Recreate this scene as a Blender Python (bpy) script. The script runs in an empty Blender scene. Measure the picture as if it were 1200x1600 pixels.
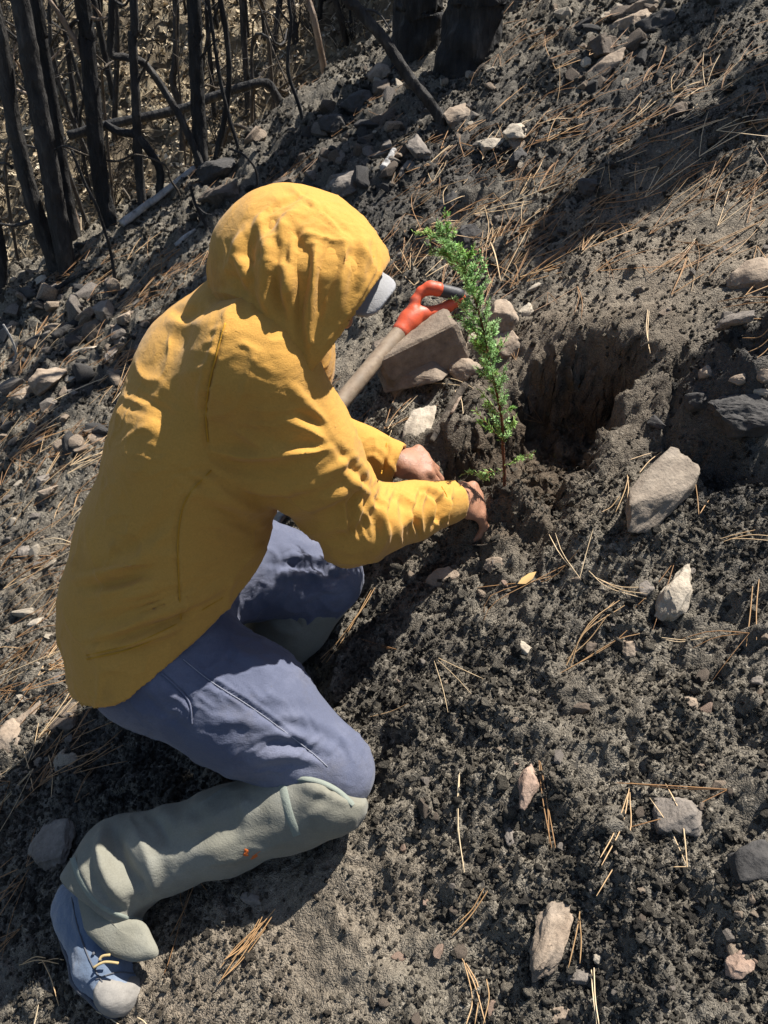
import bpy, bmesh, math, random
import numpy as np
from mathutils import Vector, Matrix

random.seed(7)
RNG = np.random.default_rng(11)
scene = bpy.context.scene
COL = scene.collection

# ------------------------------------------------------------------ camera
F = 1290.0 / 1600.0
PITCH = math.radians(40.0)
CAM = np.array([0.0, 0.0, 1.42])
cam_data = bpy.data.cameras.new("camera")
cam = bpy.data.objects.new("camera", cam_data)
COL.objects.link(cam)
cam_data.sensor_fit = 'VERTICAL'
cam_data.sensor_height = 24.0
cam_data.lens = F * 24.0
cam_data.clip_start = 0.05
cam_data.clip_end = 400.0
cam.location = CAM
cam.rotation_euler = (math.radians(90) - PITCH, 0, 0)
scene.camera = cam

# ------------------------------------------------------------------ daylight
SUN_AZ = math.atan2(0.775, 0.63)          # towards the sun: east of north, behind the slope
SUN_EL = math.radians(57.0)
SUN = np.array([math.sin(SUN_AZ) * math.cos(SUN_EL), math.cos(SUN_AZ) * math.cos(SUN_EL), math.sin(SUN_EL)])
world = bpy.data.worlds.new("World")
scene.world = world
world.use_nodes = True
wn = world.node_tree
for n in list(wn.nodes):
    wn.nodes.remove(n)
sky = wn.nodes.new('ShaderNodeTexSky')
sky.sky_type = 'NISHITA'
sky.sun_disc = False
sky.sun_elevation = SUN_EL
sky.sun_rotation = SUN_AZ
bg = wn.nodes.new('ShaderNodeBackground')
bg.inputs['Strength'].default_value = 0.058
wo = wn.nodes.new('ShaderNodeOutputWorld')
wn.links.new(sky.outputs[0], bg.inputs[0])
wn.links.new(bg.outputs[0], wo.inputs[0])
sun_data = bpy.data.lights.new("sun", 'SUN')
sun_data.energy = 5.0
sun_data.angle = math.radians(0.5)
sun_data.color = (1.0, 0.95, 0.87)
sun = bpy.data.objects.new("sun", sun_data)
COL.objects.link(sun)
sun.rotation_euler = Vector(SUN.tolist()).to_track_quat('Z', 'Y').to_euler()
sun.location = (4, 3, 8)
vs = scene.view_settings
vs.view_transform = 'Standard'
vs.look = 'None'
vs.gamma = 1.0
vs.use_curve_mapping = False
vs.exposure = 1.05
scene.cycles.use_denoising = True

# ------------------------------------------------------------------ noise
def _hash(ix, iy, iz, seed):
    h = (ix.astype(np.int64) * 374761393 + iy.astype(np.int64) * 668265263 + iz.astype(np.int64) * 2147483647 + seed * 974634541) & 0xFFFFFFFF
    h = ((h ^ (h >> 13)) * 1274126177) & 0xFFFFFFFF
    h = ((h ^ (h >> 16)) * 2246822519) & 0xFFFFFFFF
    return (h ^ (h >> 15)) & 0xFFFFFFFF

def hash01(ix, iy, iz=0, seed=0):
    iz = np.zeros_like(ix) + iz
    return _hash(ix, iy, iz, seed).astype(np.float64) / 4294967296.0

_G2 = np.array([[math.cos(a), math.sin(a)] for a in np.linspace(0, 2 * math.pi, 32, endpoint=False)])
def perlin2(x, y, seed=0):
    xi = np.floor(x); yi = np.floor(y)
    fx = x - xi; fy = y - yi
    xi = xi.astype(np.int64); yi = yi.astype(np.int64)
    u = fx * fx * fx * (fx * (fx * 6 - 15) + 10)
    v = fy * fy * fy * (fy * (fy * 6 - 15) + 10)
    def g(ox, oy):
        k = (_hash(xi + ox, yi + oy, np.zeros_like(xi), seed) & 31)
        gr = _G2[k]
        return gr[..., 0] * (fx - ox) + gr[..., 1] * (fy - oy)
    a = g(0, 0); b = g(1, 0); c = g(0, 1); d = g(1, 1)
    return 1.5 * ((a + (b - a) * u) * (1 - v) + (c + (d - c) * u) * v)

_G3 = np.array([[1,1,0],[-1,1,0],[1,-1,0],[-1,-1,0],[1,0,1],[-1,0,1],[1,0,-1],[-1,0,-1],[0,1,1],[0,-1,1],[0,1,-1],[0,-1,-1],[1,1,0],[0,-1,1],[-1,1,0],[0,-1,-1]], float)
def perlin3(p, seed=0):
    pi = np.floor(p); f = p - pi; pi = pi.astype(np.int64)
    w = f * f * f * (f * (f * 6 - 15) + 10)
    out = 0
    for ox in (0, 1):
        for oy in (0, 1):
            for oz in (0, 1):
                k = _hash(pi[:, 0] + ox, pi[:, 1] + oy, pi[:, 2] + oz, seed) & 15
                g = _G3[k]
                d = g[:, 0] * (f[:, 0] - ox) + g[:, 1] * (f[:, 1] - oy) + g[:, 2] * (f[:, 2] - oz)
                wx = w[:, 0] if ox else 1 - w[:, 0]
                wy = w[:, 1] if oy else 1 - w[:, 1]
                wz = w[:, 2] if oz else 1 - w[:, 2]
                out = out + d * wx * wy * wz
    return out

def clods(x, y, s, seed, fill=0.8, rmin=0.25, rmax=0.62):
    """domes of random radius on a jittered grid of spacing s; height in units of s"""
    gx = x / s; gy = y / s
    xi = np.floor(gx).astype(np.int64); yi = np.floor(gy).astype(np.int64)
    h = np.zeros_like(x)
    for ox in (-1, 0, 1):
        for oy in (-1, 0, 1):
            cx = xi + ox; cy = yi + oy
            px = cx + hash01(cx, cy, 0, seed); py = cy + hash01(cx, cy, 1, seed)
            on = hash01(cx, cy, 2, seed) < fill
            r = rmin + (rmax - rmin) * hash01(cx, cy, 3, seed) ** 1.5
            d2 = (gx - px) ** 2 + (gy - py) ** 2
            hh = np.sqrt(np.maximum(r * r - d2, 0)) * np.where(on, 1.0, 0.0) * (0.6 + 0.5 * hash01(cx, cy, 4, seed))
            h = np.maximum(h, hh)
    return h

def sstep(a, b, x):
    t = np.clip((x - a) / (b - a), 0, 1)
    return t * t * (3 - 2 * t)

# ------------------------------------------------------------------ pixels of the 1200x1600 photo to rays
cP, sP = math.cos(PITCH), math.sin(PITCH)
RIGHT = np.array([1.0, 0, 0]); FWD = np.array([0, cP, -sP]); UP = np.array([0, sP, cP])
def ray(px, py):
    x = (np.asarray(px, float) - 600) / 1290.0
    u = (800 - np.asarray(py, float)) / 1290.0
    return x[..., None] * RIGHT + u[..., None] * UP + FWD
def P(px, py, d):
    return CAM + ray(px, py) * np.asarray(d)[..., None] if np.ndim(px) else CAM + ray(np.array(px), np.array(py)) * d
def to_px(V):
    q = np.asarray(V) - CAM
    d = q @ FWD
    return 600 + 1290 * (q @ RIGHT) / d, 800 - 1290 * (q @ UP) / d, d
def at_y(px, py, Y):
    r = ray(np.array(px), np.array(py))
    return CAM + r * ((Y - CAM[1]) / r[1])

# ------------------------------------------------------------------ terrain
GA, GB = 0.42, 0.20
def plane_pt(px, py):
    r = ray(np.array(float(px)), np.array(float(py)))
    t = (CAM[2]) / (GA * r[0] + GB * r[1] - r[2])
    return CAM + r * t

def in_poly_dist(x, y, poly):
    """signed distance to a polygon, positive inside"""
    d = np.full(x.shape, 1e9); inside = np.zeros(x.shape, bool)
    n = len(poly)
    for i in range(n):
        x0, y0 = poly[i]; x1, y1 = poly[(i + 1) % n]
        ex, ey = x1 - x0, y1 - y0
        t = np.clip(((x - x0) * ex + (y - y0) * ey) / (ex * ex + ey * ey), 0, 1)
        d = np.minimum(d, np.hypot(x - x0 - t * ex, y - y0 - t * ey))
        c = ((y0 > y) != (y1 > y)) & (x < (x1 - x0) * (y - y0) / (y1 - y0 + 1e-12) + x0)
        inside ^= c
    return np.where(inside, d, -d)
def px_poly(pts):
    return [tuple(plane_pt(*p)[:2]) for p in pts]

PIT = px_poly([(715, 700), (740, 680), (785, 620), (850, 560), (930, 545), (1000, 548), (985, 610), (940, 680), (905, 760), (860, 800), (770, 800), (700, 790), (672, 765), (690, 722)])
GULLY = px_poly([(1005, 700), (1032, 610), (1062, 560), (1080, 590), (1068, 670), (1120, 708), (1290, 712), (1290, 765), (1150, 768), (1080, 750), (1020, 740)])
CHAR = [(700, 250, .5, .95), (900, 200, .5, .9), (620, 330, .35, .95), (1130, 640, .14, 1.1), (1120, 740, .12, 1.0), (500, 250, .4, .7), (1100, 130, .4, .6), (200, 600, .4, .45), (1120, 640, .22, .85), (1000, 1050, .35, .35), (1150, 900, .25, .45), (600, 1000, .22, .5), (150, 1250, .3, .5), (1050, 1450, .3, .25)]
SMOOTH = [(1010, 470, .26, 1.0), (900, 480, .14, .8), (1130, 400, .22, .9), (1050, 560, .08, .5), (450, 1500, .16, .9), (330, 1560, .13, 1), (560, 1400, .10, .7), (250, 1450, .14, .8),
          (560, 560, .13, .8), (640, 1560, .08, .5), (60, 830, .2, .5), (40, 1000, .2, .5), (870, 520, .10, .7), (980, 640, .10, .5), (600, 1480, .1, .6)]
PALE = [(1020, 440, .26, .75), (900, 490, .16, .7), (1150, 400, .2, .7), (420, 1480, .18, .75), (300, 1570, .17, .8), (560, 1420, .12, .6), (70, 880, .16, .35), (60, 1000, .12, .35), (1060, 520, .08, .4), (860, 530, .12, .8),
        (570, 570, .12, .5), (1100, 330, .15, .35), (760, 580, .06, .7), (960, 650, .10, .4), (700, 850, .12, .4), (480, 1580, .12, .5), (800, 1000, .25, .15), (980, 1060, .2, .12), (760, 700, .08, .35)]
def blobs(x, y, lst):
    m = np.zeros_like(x)
    for px, py, r, s in lst:
        c = plane_pt(px, py)
        m = np.maximum(m, s * np.exp(-((x - c[0]) ** 2 + (y - c[1]) ** 2) / (r * r)))
    return m
def bump(x, y, px, py, rx, ry, h, p=1.0):
    c = plane_pt(px, py)
    return h * np.exp(-(((x - c[0]) / rx) ** 2 + ((y - c[1]) / ry) ** 2) ** p)

def macro_h(x, y):
    z = GA * x + GB * y
    ye = 3.72 + 0.5 * np.clip(x, -3.5, 3) + 0.10 * np.sin(x * 3.1)
    d = y - ye
    left = sstep(1.3, -0.3, x)
    # beyond the edge the ground falls into the gully, then the opposite hillside climbs
    fall = np.where(d > 0, -0.62 * np.minimum(d, 3.0), 0.0)
    far = np.where(d > 3.6, 0.62 * (d - 3.6), 0.0)
    z = z + left * (fall - 0.10 * np.maximum(d - 3, 0) * 1.0) + left * far * 0.9
    z = z + (1 - left) * 0.25 * np.maximum(d - 0.8, 0)
    z = z + np.where(y > 14, -0.35 * (y - 14), 0) - 0.35 * GA * np.where(x > 8, x - 8, 0)
    far_soft = np.maximum(y - 30, 0)
    z = z - 0.25 * far_soft
    # rounded lip of the edge
    z = z + left * 0.05 * np.exp(-(d / 0.35) ** 2)
    # the dug planting hole, its bank, the spoil
    s = in_poly_dist(x, y, PIT)
    wob = 0.032 * perlin2(x * 12, y * 12, 91) + 0.013 * perlin2(x * 40, y * 40, 92) + 0.006 * perlin2(x * 90, y * 90, 93)
    s = s + wob + .012
    xb, yb = plane_pt(788, 765)[:2]
    floor = GA * xb + GB * yb - 0.085 + 0.10 * (x - xb) + 0.06 * (y - yb)
    z = z - sstep(-0.006, 0.068, s) * np.maximum(z - floor, 0) * .95 - 0.03 * sstep(0.0, 0.10, s)
    z = z + bump(x, y, 735, 738, .06, .05, -.07) + bump(x, y, 705, 688, .07, .03, .03)
    z = z + 0.035 * np.exp(-((s + 0.05) / 0.06) ** 2) * sstep(.2, .35, x - 0.02)
    s2 = in_poly_dist(x, y, GULLY) + wob
    z = z - 0.13 * sstep(-0.01, 0.08, s2)
    z = z + bump(x, y, 1165, 625, .13, .10, .11, 2) * (1 + .5 * perlin2(x * 16, y * 16, 94))
    z = z + bump(x, y, 795, 805, .085, .06, .055) + bump(x, y, 700, 845, .09, .05, .03) + bump(x, y, 690, 690, .08, .035, .01)
    z = z + bump(x, y, 660, 770, .06, .05, .02)
    z = z + bump(x, y, 970, 860, .12, .08, .03) + bump(x, y, 1090, 1000, .2, .12, -.03)
    z = z + bump(x, y, 1060, 250, .3, .12, .05) + bump(x, y, 900, 120, .25, .12, .07) + bump(x, y, 560, 260, .2, .15, .05)
    return z

def near_mask(y):
    return 1 - sstep(3.3, 5.5, y)

def full_h(x, y):
    z = macro_h(x, y)
    nm = near_mask(y)
    smooth = blobs(x, y, SMOOTH)
    rough = 1 - 0.85 * smooth
    wx = x + 0.02 * perlin2(x * 18, y * 18, 3); wy = y + 0.02 * perlin2(x * 18 + 40, y * 18, 4)
    patch = 0.55 + 0.6 * perlin2(x * 4.1, y * 4.1, 12)
    patch = np.clip(patch, 0.15, 1.1)
    z = z + 0.028 * perlin2(x * 2.3, y * 2.3, 1) + 0.016 * perlin2(x * 5.5, y * 5.5, 2)
    z = z + rough * nm * 0.024 * perlin2(wx * 13, wy * 13, 5)
    c1 = clods(wx, wy, 0.085, 21, .38)
    c2 = clods(wx, wy, 0.036, 22, .75)
    c3 = clods(wx, wy, 0.017, 23, .85)
    z = z + nm * rough * patch * (0.075 * c1 + 0.038 * c2 + 0.014 * c3)
    z = z + nm * rough * (0.0065 * perlin2(x * 48, y * 48, 6) + 0.0045 * np.abs(perlin2(x * 110, y * 110, 7)) + 0.002 * perlin2(x * 230, y * 230, 8))
    z = z + nm * smooth * (0.003 * perlin2(x * 70, y * 70, 9) + 0.0015 * perlin2(x * 200, y * 200, 10))
    fm = 1 - nm
    if np.any(fm > 0):
        z = z + fm * (0.16 * perlin2(x * 1.1, y * 1.1, 31) + 0.10 * np.abs(perlin2(x * 2.7, y * 2.7, 32)) + 0.06 * perlin2(x * 7, y * 7, 33) + 0.03 * perlin2(x * 19, y * 19, 34))
        z = z + fm * 0.25 * clods(x, y, 0.55, 35, .35) * 0.6
    return z

def ground_hit(px, py):
    """where the ray through these photo pixels meets the ground"""
    px = np.atleast_1d(np.asarray(px, float)); py = np.atleast_1d(np.asarray(py, float))
    r = ray(px, py)
    ts = np.concatenate([np.arange(0.6, 4.5, 0.02), np.arange(4.5, 40, 0.15)])
    hit = np.full(px.shape, -1.0)
    pts = CAM + r[:, None, :] * ts[None, :, None]
    dz = pts[..., 2] - full_h(pts[..., 0].ravel(), pts[..., 1].ravel()).reshape(pts.shape[:2])
    below = dz < 0
    k = np.argmax(below, axis=1)
    k = np.where(below.any(axis=1), np.maximum(k, 1), len(ts) - 1)
    i = np.arange(len(px))
    a, b = dz[i, k - 1], dz[i, k]
    f = np.where(np.abs(a - b) > 1e-9, a / (a - b), 0)
    t = ts[k - 1] + f * (ts[k] - ts[k - 1])
    p = CAM + r * t[:, None]
    p[:, 2] = full_h(p[:, 0], p[:, 1])
    return p
def G(px, py):
    return ground_hit(px, py)[0]
def ground_n(x, y, e=0.04):
    x = np.atleast_1d(x); y = np.atleast_1d(y)
    hx = (macro_h(x + e, y) - macro_h(x - e, y)) / (2 * e)
    hy = (macro_h(x, y + e) - macro_h(x, y - e)) / (2 * e)
    n = np.stack([-hx, -hy, np.ones_like(hx)], -1)
    return n / np.linalg.norm(n, axis=-1, keepdims=True)

# ------------------------------------------------------------------ words for where a small thing lies
LANDMARKS = {'the block-shaped rock': (660, 563), 'the big tilted slab': (1030, 772), 'the pale cream stone': (1052, 930), 'the long pale buried stone': (852, 1478), 'the pinkish oval stone': (826, 1232),
  'the dark angular rock': (1056, 1280), 'the knobbly pink stone': (1156, 1508), 'the triangular brown stone': (986, 1014), 'the square brown stone': (908, 1106), 'the near knee': (575, 1210), 'the yellow leaf': (824, 908),
  'the near hand': (745, 800), 'the seedling tip': (676, 356), 'the overhanging clump': (1150, 620), 'the flat pale pair': (785, 215), 'the foot of the leaning snag': (690, 188), 'the black pointed rock': (921, 297),
  'the layered ledge rock': (988, 46), 'the right massive trunk': (735, 95), 'the left massive trunk': (650, 75), 'the white ashen stick': (607, 253), 'the big brown boulder': (352, 310), 'the crown of the hood': (470, 292),
  'the spindly sapling': (470, 180), 'the thick left trunks': (95, 420), 'the scaly trunk': (116, 372), 'the crackled trunk': (173, 352), 'the pale grey log': (250, 318), 'the tall middle trunk': (312, 240),
  'the triangular rubble rock': (168, 492), 'the long pale rubble rock': (134, 548), 'the broad tan rubble rock': (76, 596), 'the tan pyramid stone': (36, 622), 'the brown wedge stone': (76, 770), 'the tan round stone': (56, 972),
  'the sunken tan slab': (28, 1128), 'the sweatshirt back': (110, 830), 'the hem corner': (150, 1080), 'the weathered boulder': (1182, 432), 'the shovel grip': (690, 465), 'the propped black log': (300, 168), 'the arching bare twig': (200, 250),
  'the crooked snag': (240, 120), 'the gaiter': (330, 1340), 'the boot': (170, 1530), 'the hole': (870, 640), 'the dark-faced boulder': (940, 72), 'the top edge': (250, 0), 'the left edge': (0, 230)}
USED = set()
def where_label(head, p):
    px, py, d = to_px(np.array([p])); px, py = float(px[0]), float(py[0])
    LANDMARKS_ = LANDMARKS
    near = sorted((math.hypot(px - x, py - y), k, x, y) for k, (x, y) in LANDMARKS.items())[:7]
    for far in (0, 1):
        for dist, k, x, y in near:
            a = math.degrees(math.atan2(y - py, px - x)) % 360
            dr = ('right of', 'up and right of', 'above', 'up and left of', 'left of', 'down and left of', 'below', 'down and right of')[int((a + 22.5) // 45) % 8]
            for q in (('touching' if dist < 14 else 'just') if dist < 60 else 'a little way' if dist < 130 else 'far', 'at some distance'):
                if q == 'touching': s = f'{head} touching {k}'
                else: s = f'{head} {q} {dr} {k}'
                if s not in USED and (not far or q != 'just'):
                    USED.add(s); return s
    return head + ' among others like it'

# ------------------------------------------------------------------ mesh helpers
def mesh_np(name, V, Fc, mat=None, smooth=True):
    V = np.asarray(V, np.float32); Fc = np.asarray(Fc, np.int32)
    me = bpy.data.meshes.new(name)
    n = Fc.shape[1]
    me.vertices.add(len(V)); me.vertices.foreach_set('co', V.ravel())
    me.loops.add(Fc.size); me.loops.foreach_set('vertex_index', Fc.ravel())
    me.polygons.add(len(Fc))
    me.polygons.foreach_set('loop_start', np.arange(0, Fc.size, n, dtype=np.int32))
    me.polygons.foreach_set('loop_total', np.full(len(Fc), n, np.int32))
    me.polygons.foreach_set('use_smooth', np.full(len(Fc), smooth, bool))
    me.update(calc_edges=True)
    if mat: me.materials.append(mat)
    return me
def add_attr(me, name, vals, kind='FLOAT', domain='POINT'):
    a = me.attributes.new(name, kind, domain)
    a.data.foreach_set('value' if kind != 'FLOAT_VECTOR' else 'vector', np.asarray(vals, np.float32).ravel())
def link(o, parent=None):
    COL.objects.link(o)
    if parent is not None: o.parent = parent
    return o
def obj(name, me, parent=None, loc=None):
    o = bpy.data.objects.new(name, me)
    if loc is not None: o.location = loc
    return link(o, parent)
def tag(o, label=None, cat=None, group=None, kind=None):
    if label: o['label'] = label
    if cat: o['category'] = cat
    if group: o['group'] = group
    if kind: o['kind'] = kind
    return o
def empty(name, loc, label=None, cat=None, group=None):
    o = bpy.data.objects.new(name, None)
    o.location = loc; o.empty_display_size = 0.05
    COL.objects.link(o)
    return tag(o, label, cat, group)
def part(name, V, Fc, mat, root, smooth=True):
    """a mesh given in world coordinates, hung under root"""
    base = np.array(root_loc(root))
    return obj(name, mesh_np(name, np.asarray(V) - base, Fc, mat, smooth), root)
def root_loc(o):
    l = np.array(o.location)
    while o.parent is not None:
        o = o.parent; l = l + np.array(o.location)
    return l
def cat_meshes(lst):
    Vs, Fs, k = [], [], 0
    for V, Fc in lst:
        Vs.append(V); Fs.append(np.asarray(Fc) + k); k += len(V)
    return np.concatenate(Vs), np.concatenate(Fs)
def vnormals(V, Fc):
    a = V[Fc[:, 0]]; b = V[Fc[:, 1]]; c = V[Fc[:, 2]]
    n = np.cross(b - a, c - a)
    if Fc.shape[1] == 4:
        d = V[Fc[:, 3]]
        n = np.cross(c - a, d - b)
    out = np.zeros_like(V)
    for k in range(Fc.shape[1]):
        for j in range(3):
            out[:, j] += np.bincount(Fc[:, k], n[:, j], len(V))
    return out / (np.linalg.norm(out, axis=1, keepdims=True) + 1e-12)
def resample(pts, n):
    """Catmull-Rom through pts, n points"""
    pts = np.asarray(pts, float)
    m = len(pts)
    if m == 2:
        t = np.linspace(0, 1, n)[:, None]
        return pts[0] * (1 - t) + pts[1] * t
    ext = np.concatenate([[2 * pts[0] - pts[1]], pts, [2 * pts[-1] - pts[-2]]])
    t = np.linspace(0, m - 1, n); i = np.minimum(t.astype(int), m - 2); f = (t - i)[:, None]
    p0, p1, p2, p3 = ext[i], ext[i + 1], ext[i + 2], ext[i + 3]
    return 0.5 * (2 * p1 + (p2 - p0) * f + (2 * p0 - 5 * p1 + 4 * p2 - p3) * f ** 2 + (3 * p1 - p0 - 3 * p2 + p3) * f ** 3)
def tube(path, radii, sides=8, rough=0.0, rscale=30.0, seed=0, cap=True, stretch=1.0):
    path = np.asarray(path, float); n = len(path)
    radii = np.broadcast_to(np.asarray(radii, float), (n,))
    T = np.gradient(path, axis=0); T /= np.linalg.norm(T, axis=1, keepdims=True) + 1e-12
    ref = np.array([0, 0, 1.0]) if abs(T[0, 2]) < 0.9 else np.array([1.0, 0, 0])
    U = np.zeros_like(T); u = np.cross(T[0], ref); u /= np.linalg.norm(u)
    for i in range(n):
        u = u - T[i] * (u @ T[i]); u /= np.linalg.norm(u) + 1e-12; U[i] = u
    W = np.cross(T, U)
    a = np.linspace(0, 2 * math.pi, sides, endpoint=False)
    D = U[:, None, :] * np.cos(a)[None, :, None] + W[:, None, :] * np.sin(a)[None, :, None]
    R = radii[:, None] * np.ones((1, sides))
    if rough > 0:
        arc = np.concatenate([[0], np.cumsum(np.linalg.norm(np.diff(path, axis=0), axis=1))])
        q = np.stack([np.cos(a)[None, :] * radii.mean() * rscale + 0 * arc[:, None], np.sin(a)[None, :] * radii.mean() * rscale + 0 * arc[:, None], arc[:, None] * rscale / stretch + 0 * a[None, :]], -1).reshape(-1, 3)
        nz = perlin3(q, seed) + 0.5 * perlin3(q * 2.3, seed + 1)
        R = R * (1 + rough * nz.reshape(n, sides) * 2)
    V = (path[:, None, :] + D * R[..., None]).reshape(-1, 3)
    i = np.arange(n - 1)[:, None] * sides; j = np.arange(sides)[None, :]; j2 = (j + 1) % sides
    Fc = np.stack([i + j, i + j2, i + sides + j2, i + sides + j], -1).reshape(-1, 4)
    if cap:
        V = np.concatenate([V, [path[0] - T[0] * radii[0] * .3], [path[-1] + T[-1] * radii[-1] * .3]])
        k = n * sides
        j = np.arange(sides); j2 = (j + 1) % sides
        c0 = np.stack([j2, j, np.full(sides, k), np.full(sides, k)], -1)
        c1 = np.stack([(n - 1) * sides + j, (n - 1) * sides + j2, np.full(sides, k + 1), np.full(sides, k + 1)], -1)
        # as quads with a doubled corner split to tris is wasteful: use degenerate-free fan quads
        h = sides // 2
        fan0 = np.array([[k, (2 * q + 2) % sides, 2 * q + 1, 2 * q] for q in range(h)])
        fan1 = np.array([[k + 1, (n - 1) * sides + 2 * q, (n - 1) * sides + 2 * q + 1, (n - 1) * sides + (2 * q + 2) % sides] for q in range(h)])
        if sides % 2 == 0:
            Fc = np.concatenate([Fc, fan0, fan1])
    return V, Fc

# ------------------------------------------------------------------ materials
def new_mat(name):
    m = bpy.data.materials.new(name); m.use_nodes = True
    nt = m.node_tree
    for n in list(nt.nodes): nt.nodes.remove(n)
    out = nt.nodes.new('ShaderNodeOutputMaterial'); b = nt.nodes.new('ShaderNodeBsdfPrincipled')
    nt.links.new(b.outputs[0], out.inputs[0])
    return m, nt, b
class N:
    def __init__(s, nt): s.nt = nt
    def __call__(s, t, **kw):
        n = s.nt.nodes.new(t)
        for k, v in kw.items(): setattr(n, k, v)
        return n
    def l(s, a, b): s.nt.links.new(a, b)
    def coord(s, out='Object'):
        return s('ShaderNodeTexCoord').outputs[out]
    def noise(s, co, scale, detail=4, rough=.55, out='Fac', dist=0):
        n = s('ShaderNodeTexNoise'); n.inputs['Scale'].default_value = scale; n.inputs['Detail'].default_value = detail
        n.inputs['Roughness'].default_value = rough; n.inputs['Distortion'].default_value = dist
        if co is not None: s.l(co, n.inputs['Vector'])
        return n.outputs[out]
    def vor(s, co, scale, out='Distance', feature='F1'):
        n = s('ShaderNodeTexVoronoi', feature=feature); n.inputs['Scale'].default_value = scale
        s.l(co, n.inputs['Vector']); return n.outputs[out]
    def ramp(s, fac, stops):
        n = s('ShaderNodeValToRGB'); e = n.color_ramp.elements
        while len(e) < len(stops): e.new(0.5)
        for k, (p, c) in enumerate(stops):
            e[k].position = p; e[k].color = (*c, 1) if not np.isscalar(c) else (c, c, c, 1)
        s.l(fac, n.inputs[0]); return n.outputs[0]
    def mix(s, fac, a, b, mode='MIX'):
        n = s('ShaderNodeMix', data_type='RGBA', blend_type=mode)
        for sock, v in ((n.inputs[0], fac), (n.inputs[6], a), (n.inputs[7], b)):
            if hasattr(v, 'is_linked') or isinstance(v, bpy.types.NodeSocket): s.l(v, sock)
            elif np.isscalar(v): sock.default_value = v if sock.type == 'VALUE' else (v, v, v, 1)
            else: sock.default_value = (*v, 1)
        return n.outputs[2]
    def math(s, op, a, b=0.0, clamp=False):
        n = s('ShaderNodeMath', operation=op, use_clamp=clamp)
        for sock, v in ((n.inputs[0], a), (n.inputs[1], b)):
            if isinstance(v, bpy.types.NodeSocket): s.l(v, sock)
            else: sock.default_value = v
        return n.outputs[0]
    def attr(s, name, typ='GEOMETRY', out='Fac'):
        n = s('ShaderNodeAttribute', attribute_name=name, attribute_type=typ); return n.outputs[out]
    def bump(s, h, strength, dist, prev=None):
        n = s('ShaderNodeBump'); n.inputs['Strength'].default_value = strength; n.inputs['Distance'].default_value = dist
        s.l(h, n.inputs['Height'])
        if prev is not None: s.l(prev, n.inputs['Normal'])
        return n.outputs[0]
    def mapping(s, co, scale=(1, 1, 1), rot=(0, 0, 0)):
        n = s('ShaderNodeMapping'); n.inputs['Scale'].default_value = scale; n.inputs['Rotation'].default_value = rot
        s.l(co, n.inputs['Vector']); return n.outputs[0]

def soil_color(n, co, pale, brown, char):
    c = n.ramp(n.noise(co, 9, 6, .6), [(0.30, (.090, .079, .063)), (0.52, (.175, .154, .122)), (0.72, (.255, .225, .178))])
    fine = n.noise(co, 160, 5, .7)
    c = n.mix(n.ramp(fine, [(.45, 0.0), (.75, .6)]), c, (.31, .275, .22))
    speck = n.vor(co, 210, 'Color')
    sp = n('ShaderNodeSeparateColor'); n.l(speck, sp.inputs[0])
    c = n.mix(n.ramp(sp.outputs[0], [(.95, 0.0), (.97, .8)]), c, (.36, .32, .26))
    c = n.mix(n.ramp(sp.outputs[1], [(.90, 0.0), (.93, .7)]), c, (.030, .029, .029))
    ash = n.ramp(n.noise(co, 5.3, 5, .65), [(.55, 0.0), (.75, .45)])
    c = n.mix(ash, c, (.215, .205, .180))
    c = n.mix(n.math('MULTIPLY', char, n.ramp(n.noise(co, 4.0, 6, .6), [(.30, 1.0), (.72, .35)])), c, n.mix(fine, (.018, .018, .020), (.088, .086, .085)))
    pc = n.ramp(n.noise(co, 40, 6, .65), [(.3, (.13, .105, .078)), (.55, (.25, .205, .155)), (.8, (.37, .315, .24))])
    pf = n.math('ADD', pale, n.math('MULTIPLY', n.math('SUBTRACT', n.noise(co, 22, 4, .6), .5), .9), True)
    pf = n.math('MULTIPLY', pf, n.math('MINIMUM', n.math('MULTIPLY', pale, 4.0), 1.0))
    c = n.mix(pf, c, pc)
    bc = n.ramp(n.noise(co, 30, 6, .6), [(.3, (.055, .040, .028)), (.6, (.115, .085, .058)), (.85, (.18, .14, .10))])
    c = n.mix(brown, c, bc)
    return c, fine
# ------------------------------------------------------------------ the ground, one sheet
def ground_material():
    m, nt, b = new_mat('burnt_soil'); n = N(nt)
    co = n.coord('Object')
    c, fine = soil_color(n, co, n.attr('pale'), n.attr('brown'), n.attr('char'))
    # opposite hillside: scorched leaf litter
    lc = n.ramp(n.vor(co, 17, 'Color'), [(0.0, (.08, .065, .046)), (.45, (.22, .175, .115)), (.75, (.38, .31, .205)), (1.0, (.54, .48, .36))])
    lc = n.mix(n.ramp(n.noise(co, 1.6, 6, .65), [(.42, .10), (.66, .80)]), lc, (.085, .068, .050))
    c = n.mix(n.attr('litter'), c, lc)
    n.l(c, b.inputs['Base Color'])
    b.inputs['Roughness'].default_value = .92
    b.inputs['Specular IOR Level'].default_value = .22
    h = n.math('SUBTRACT', n.noise(co, 95, 8, .7), n.math('ADD', n.math('MULTIPLY', n.vor(n.mix(.04, co, n.noise(co, 30, 4, .6, 'Color'), 'ADD'), 230), .9), n.math('MULTIPLY', n.vor(co, 430), .45)))
    bp = n.bump(h, .9, .006)
    n.l(n.bump(fine, .6, .002, bp), b.inputs['Normal'])
    return m
M_SOIL = ground_material()

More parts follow.
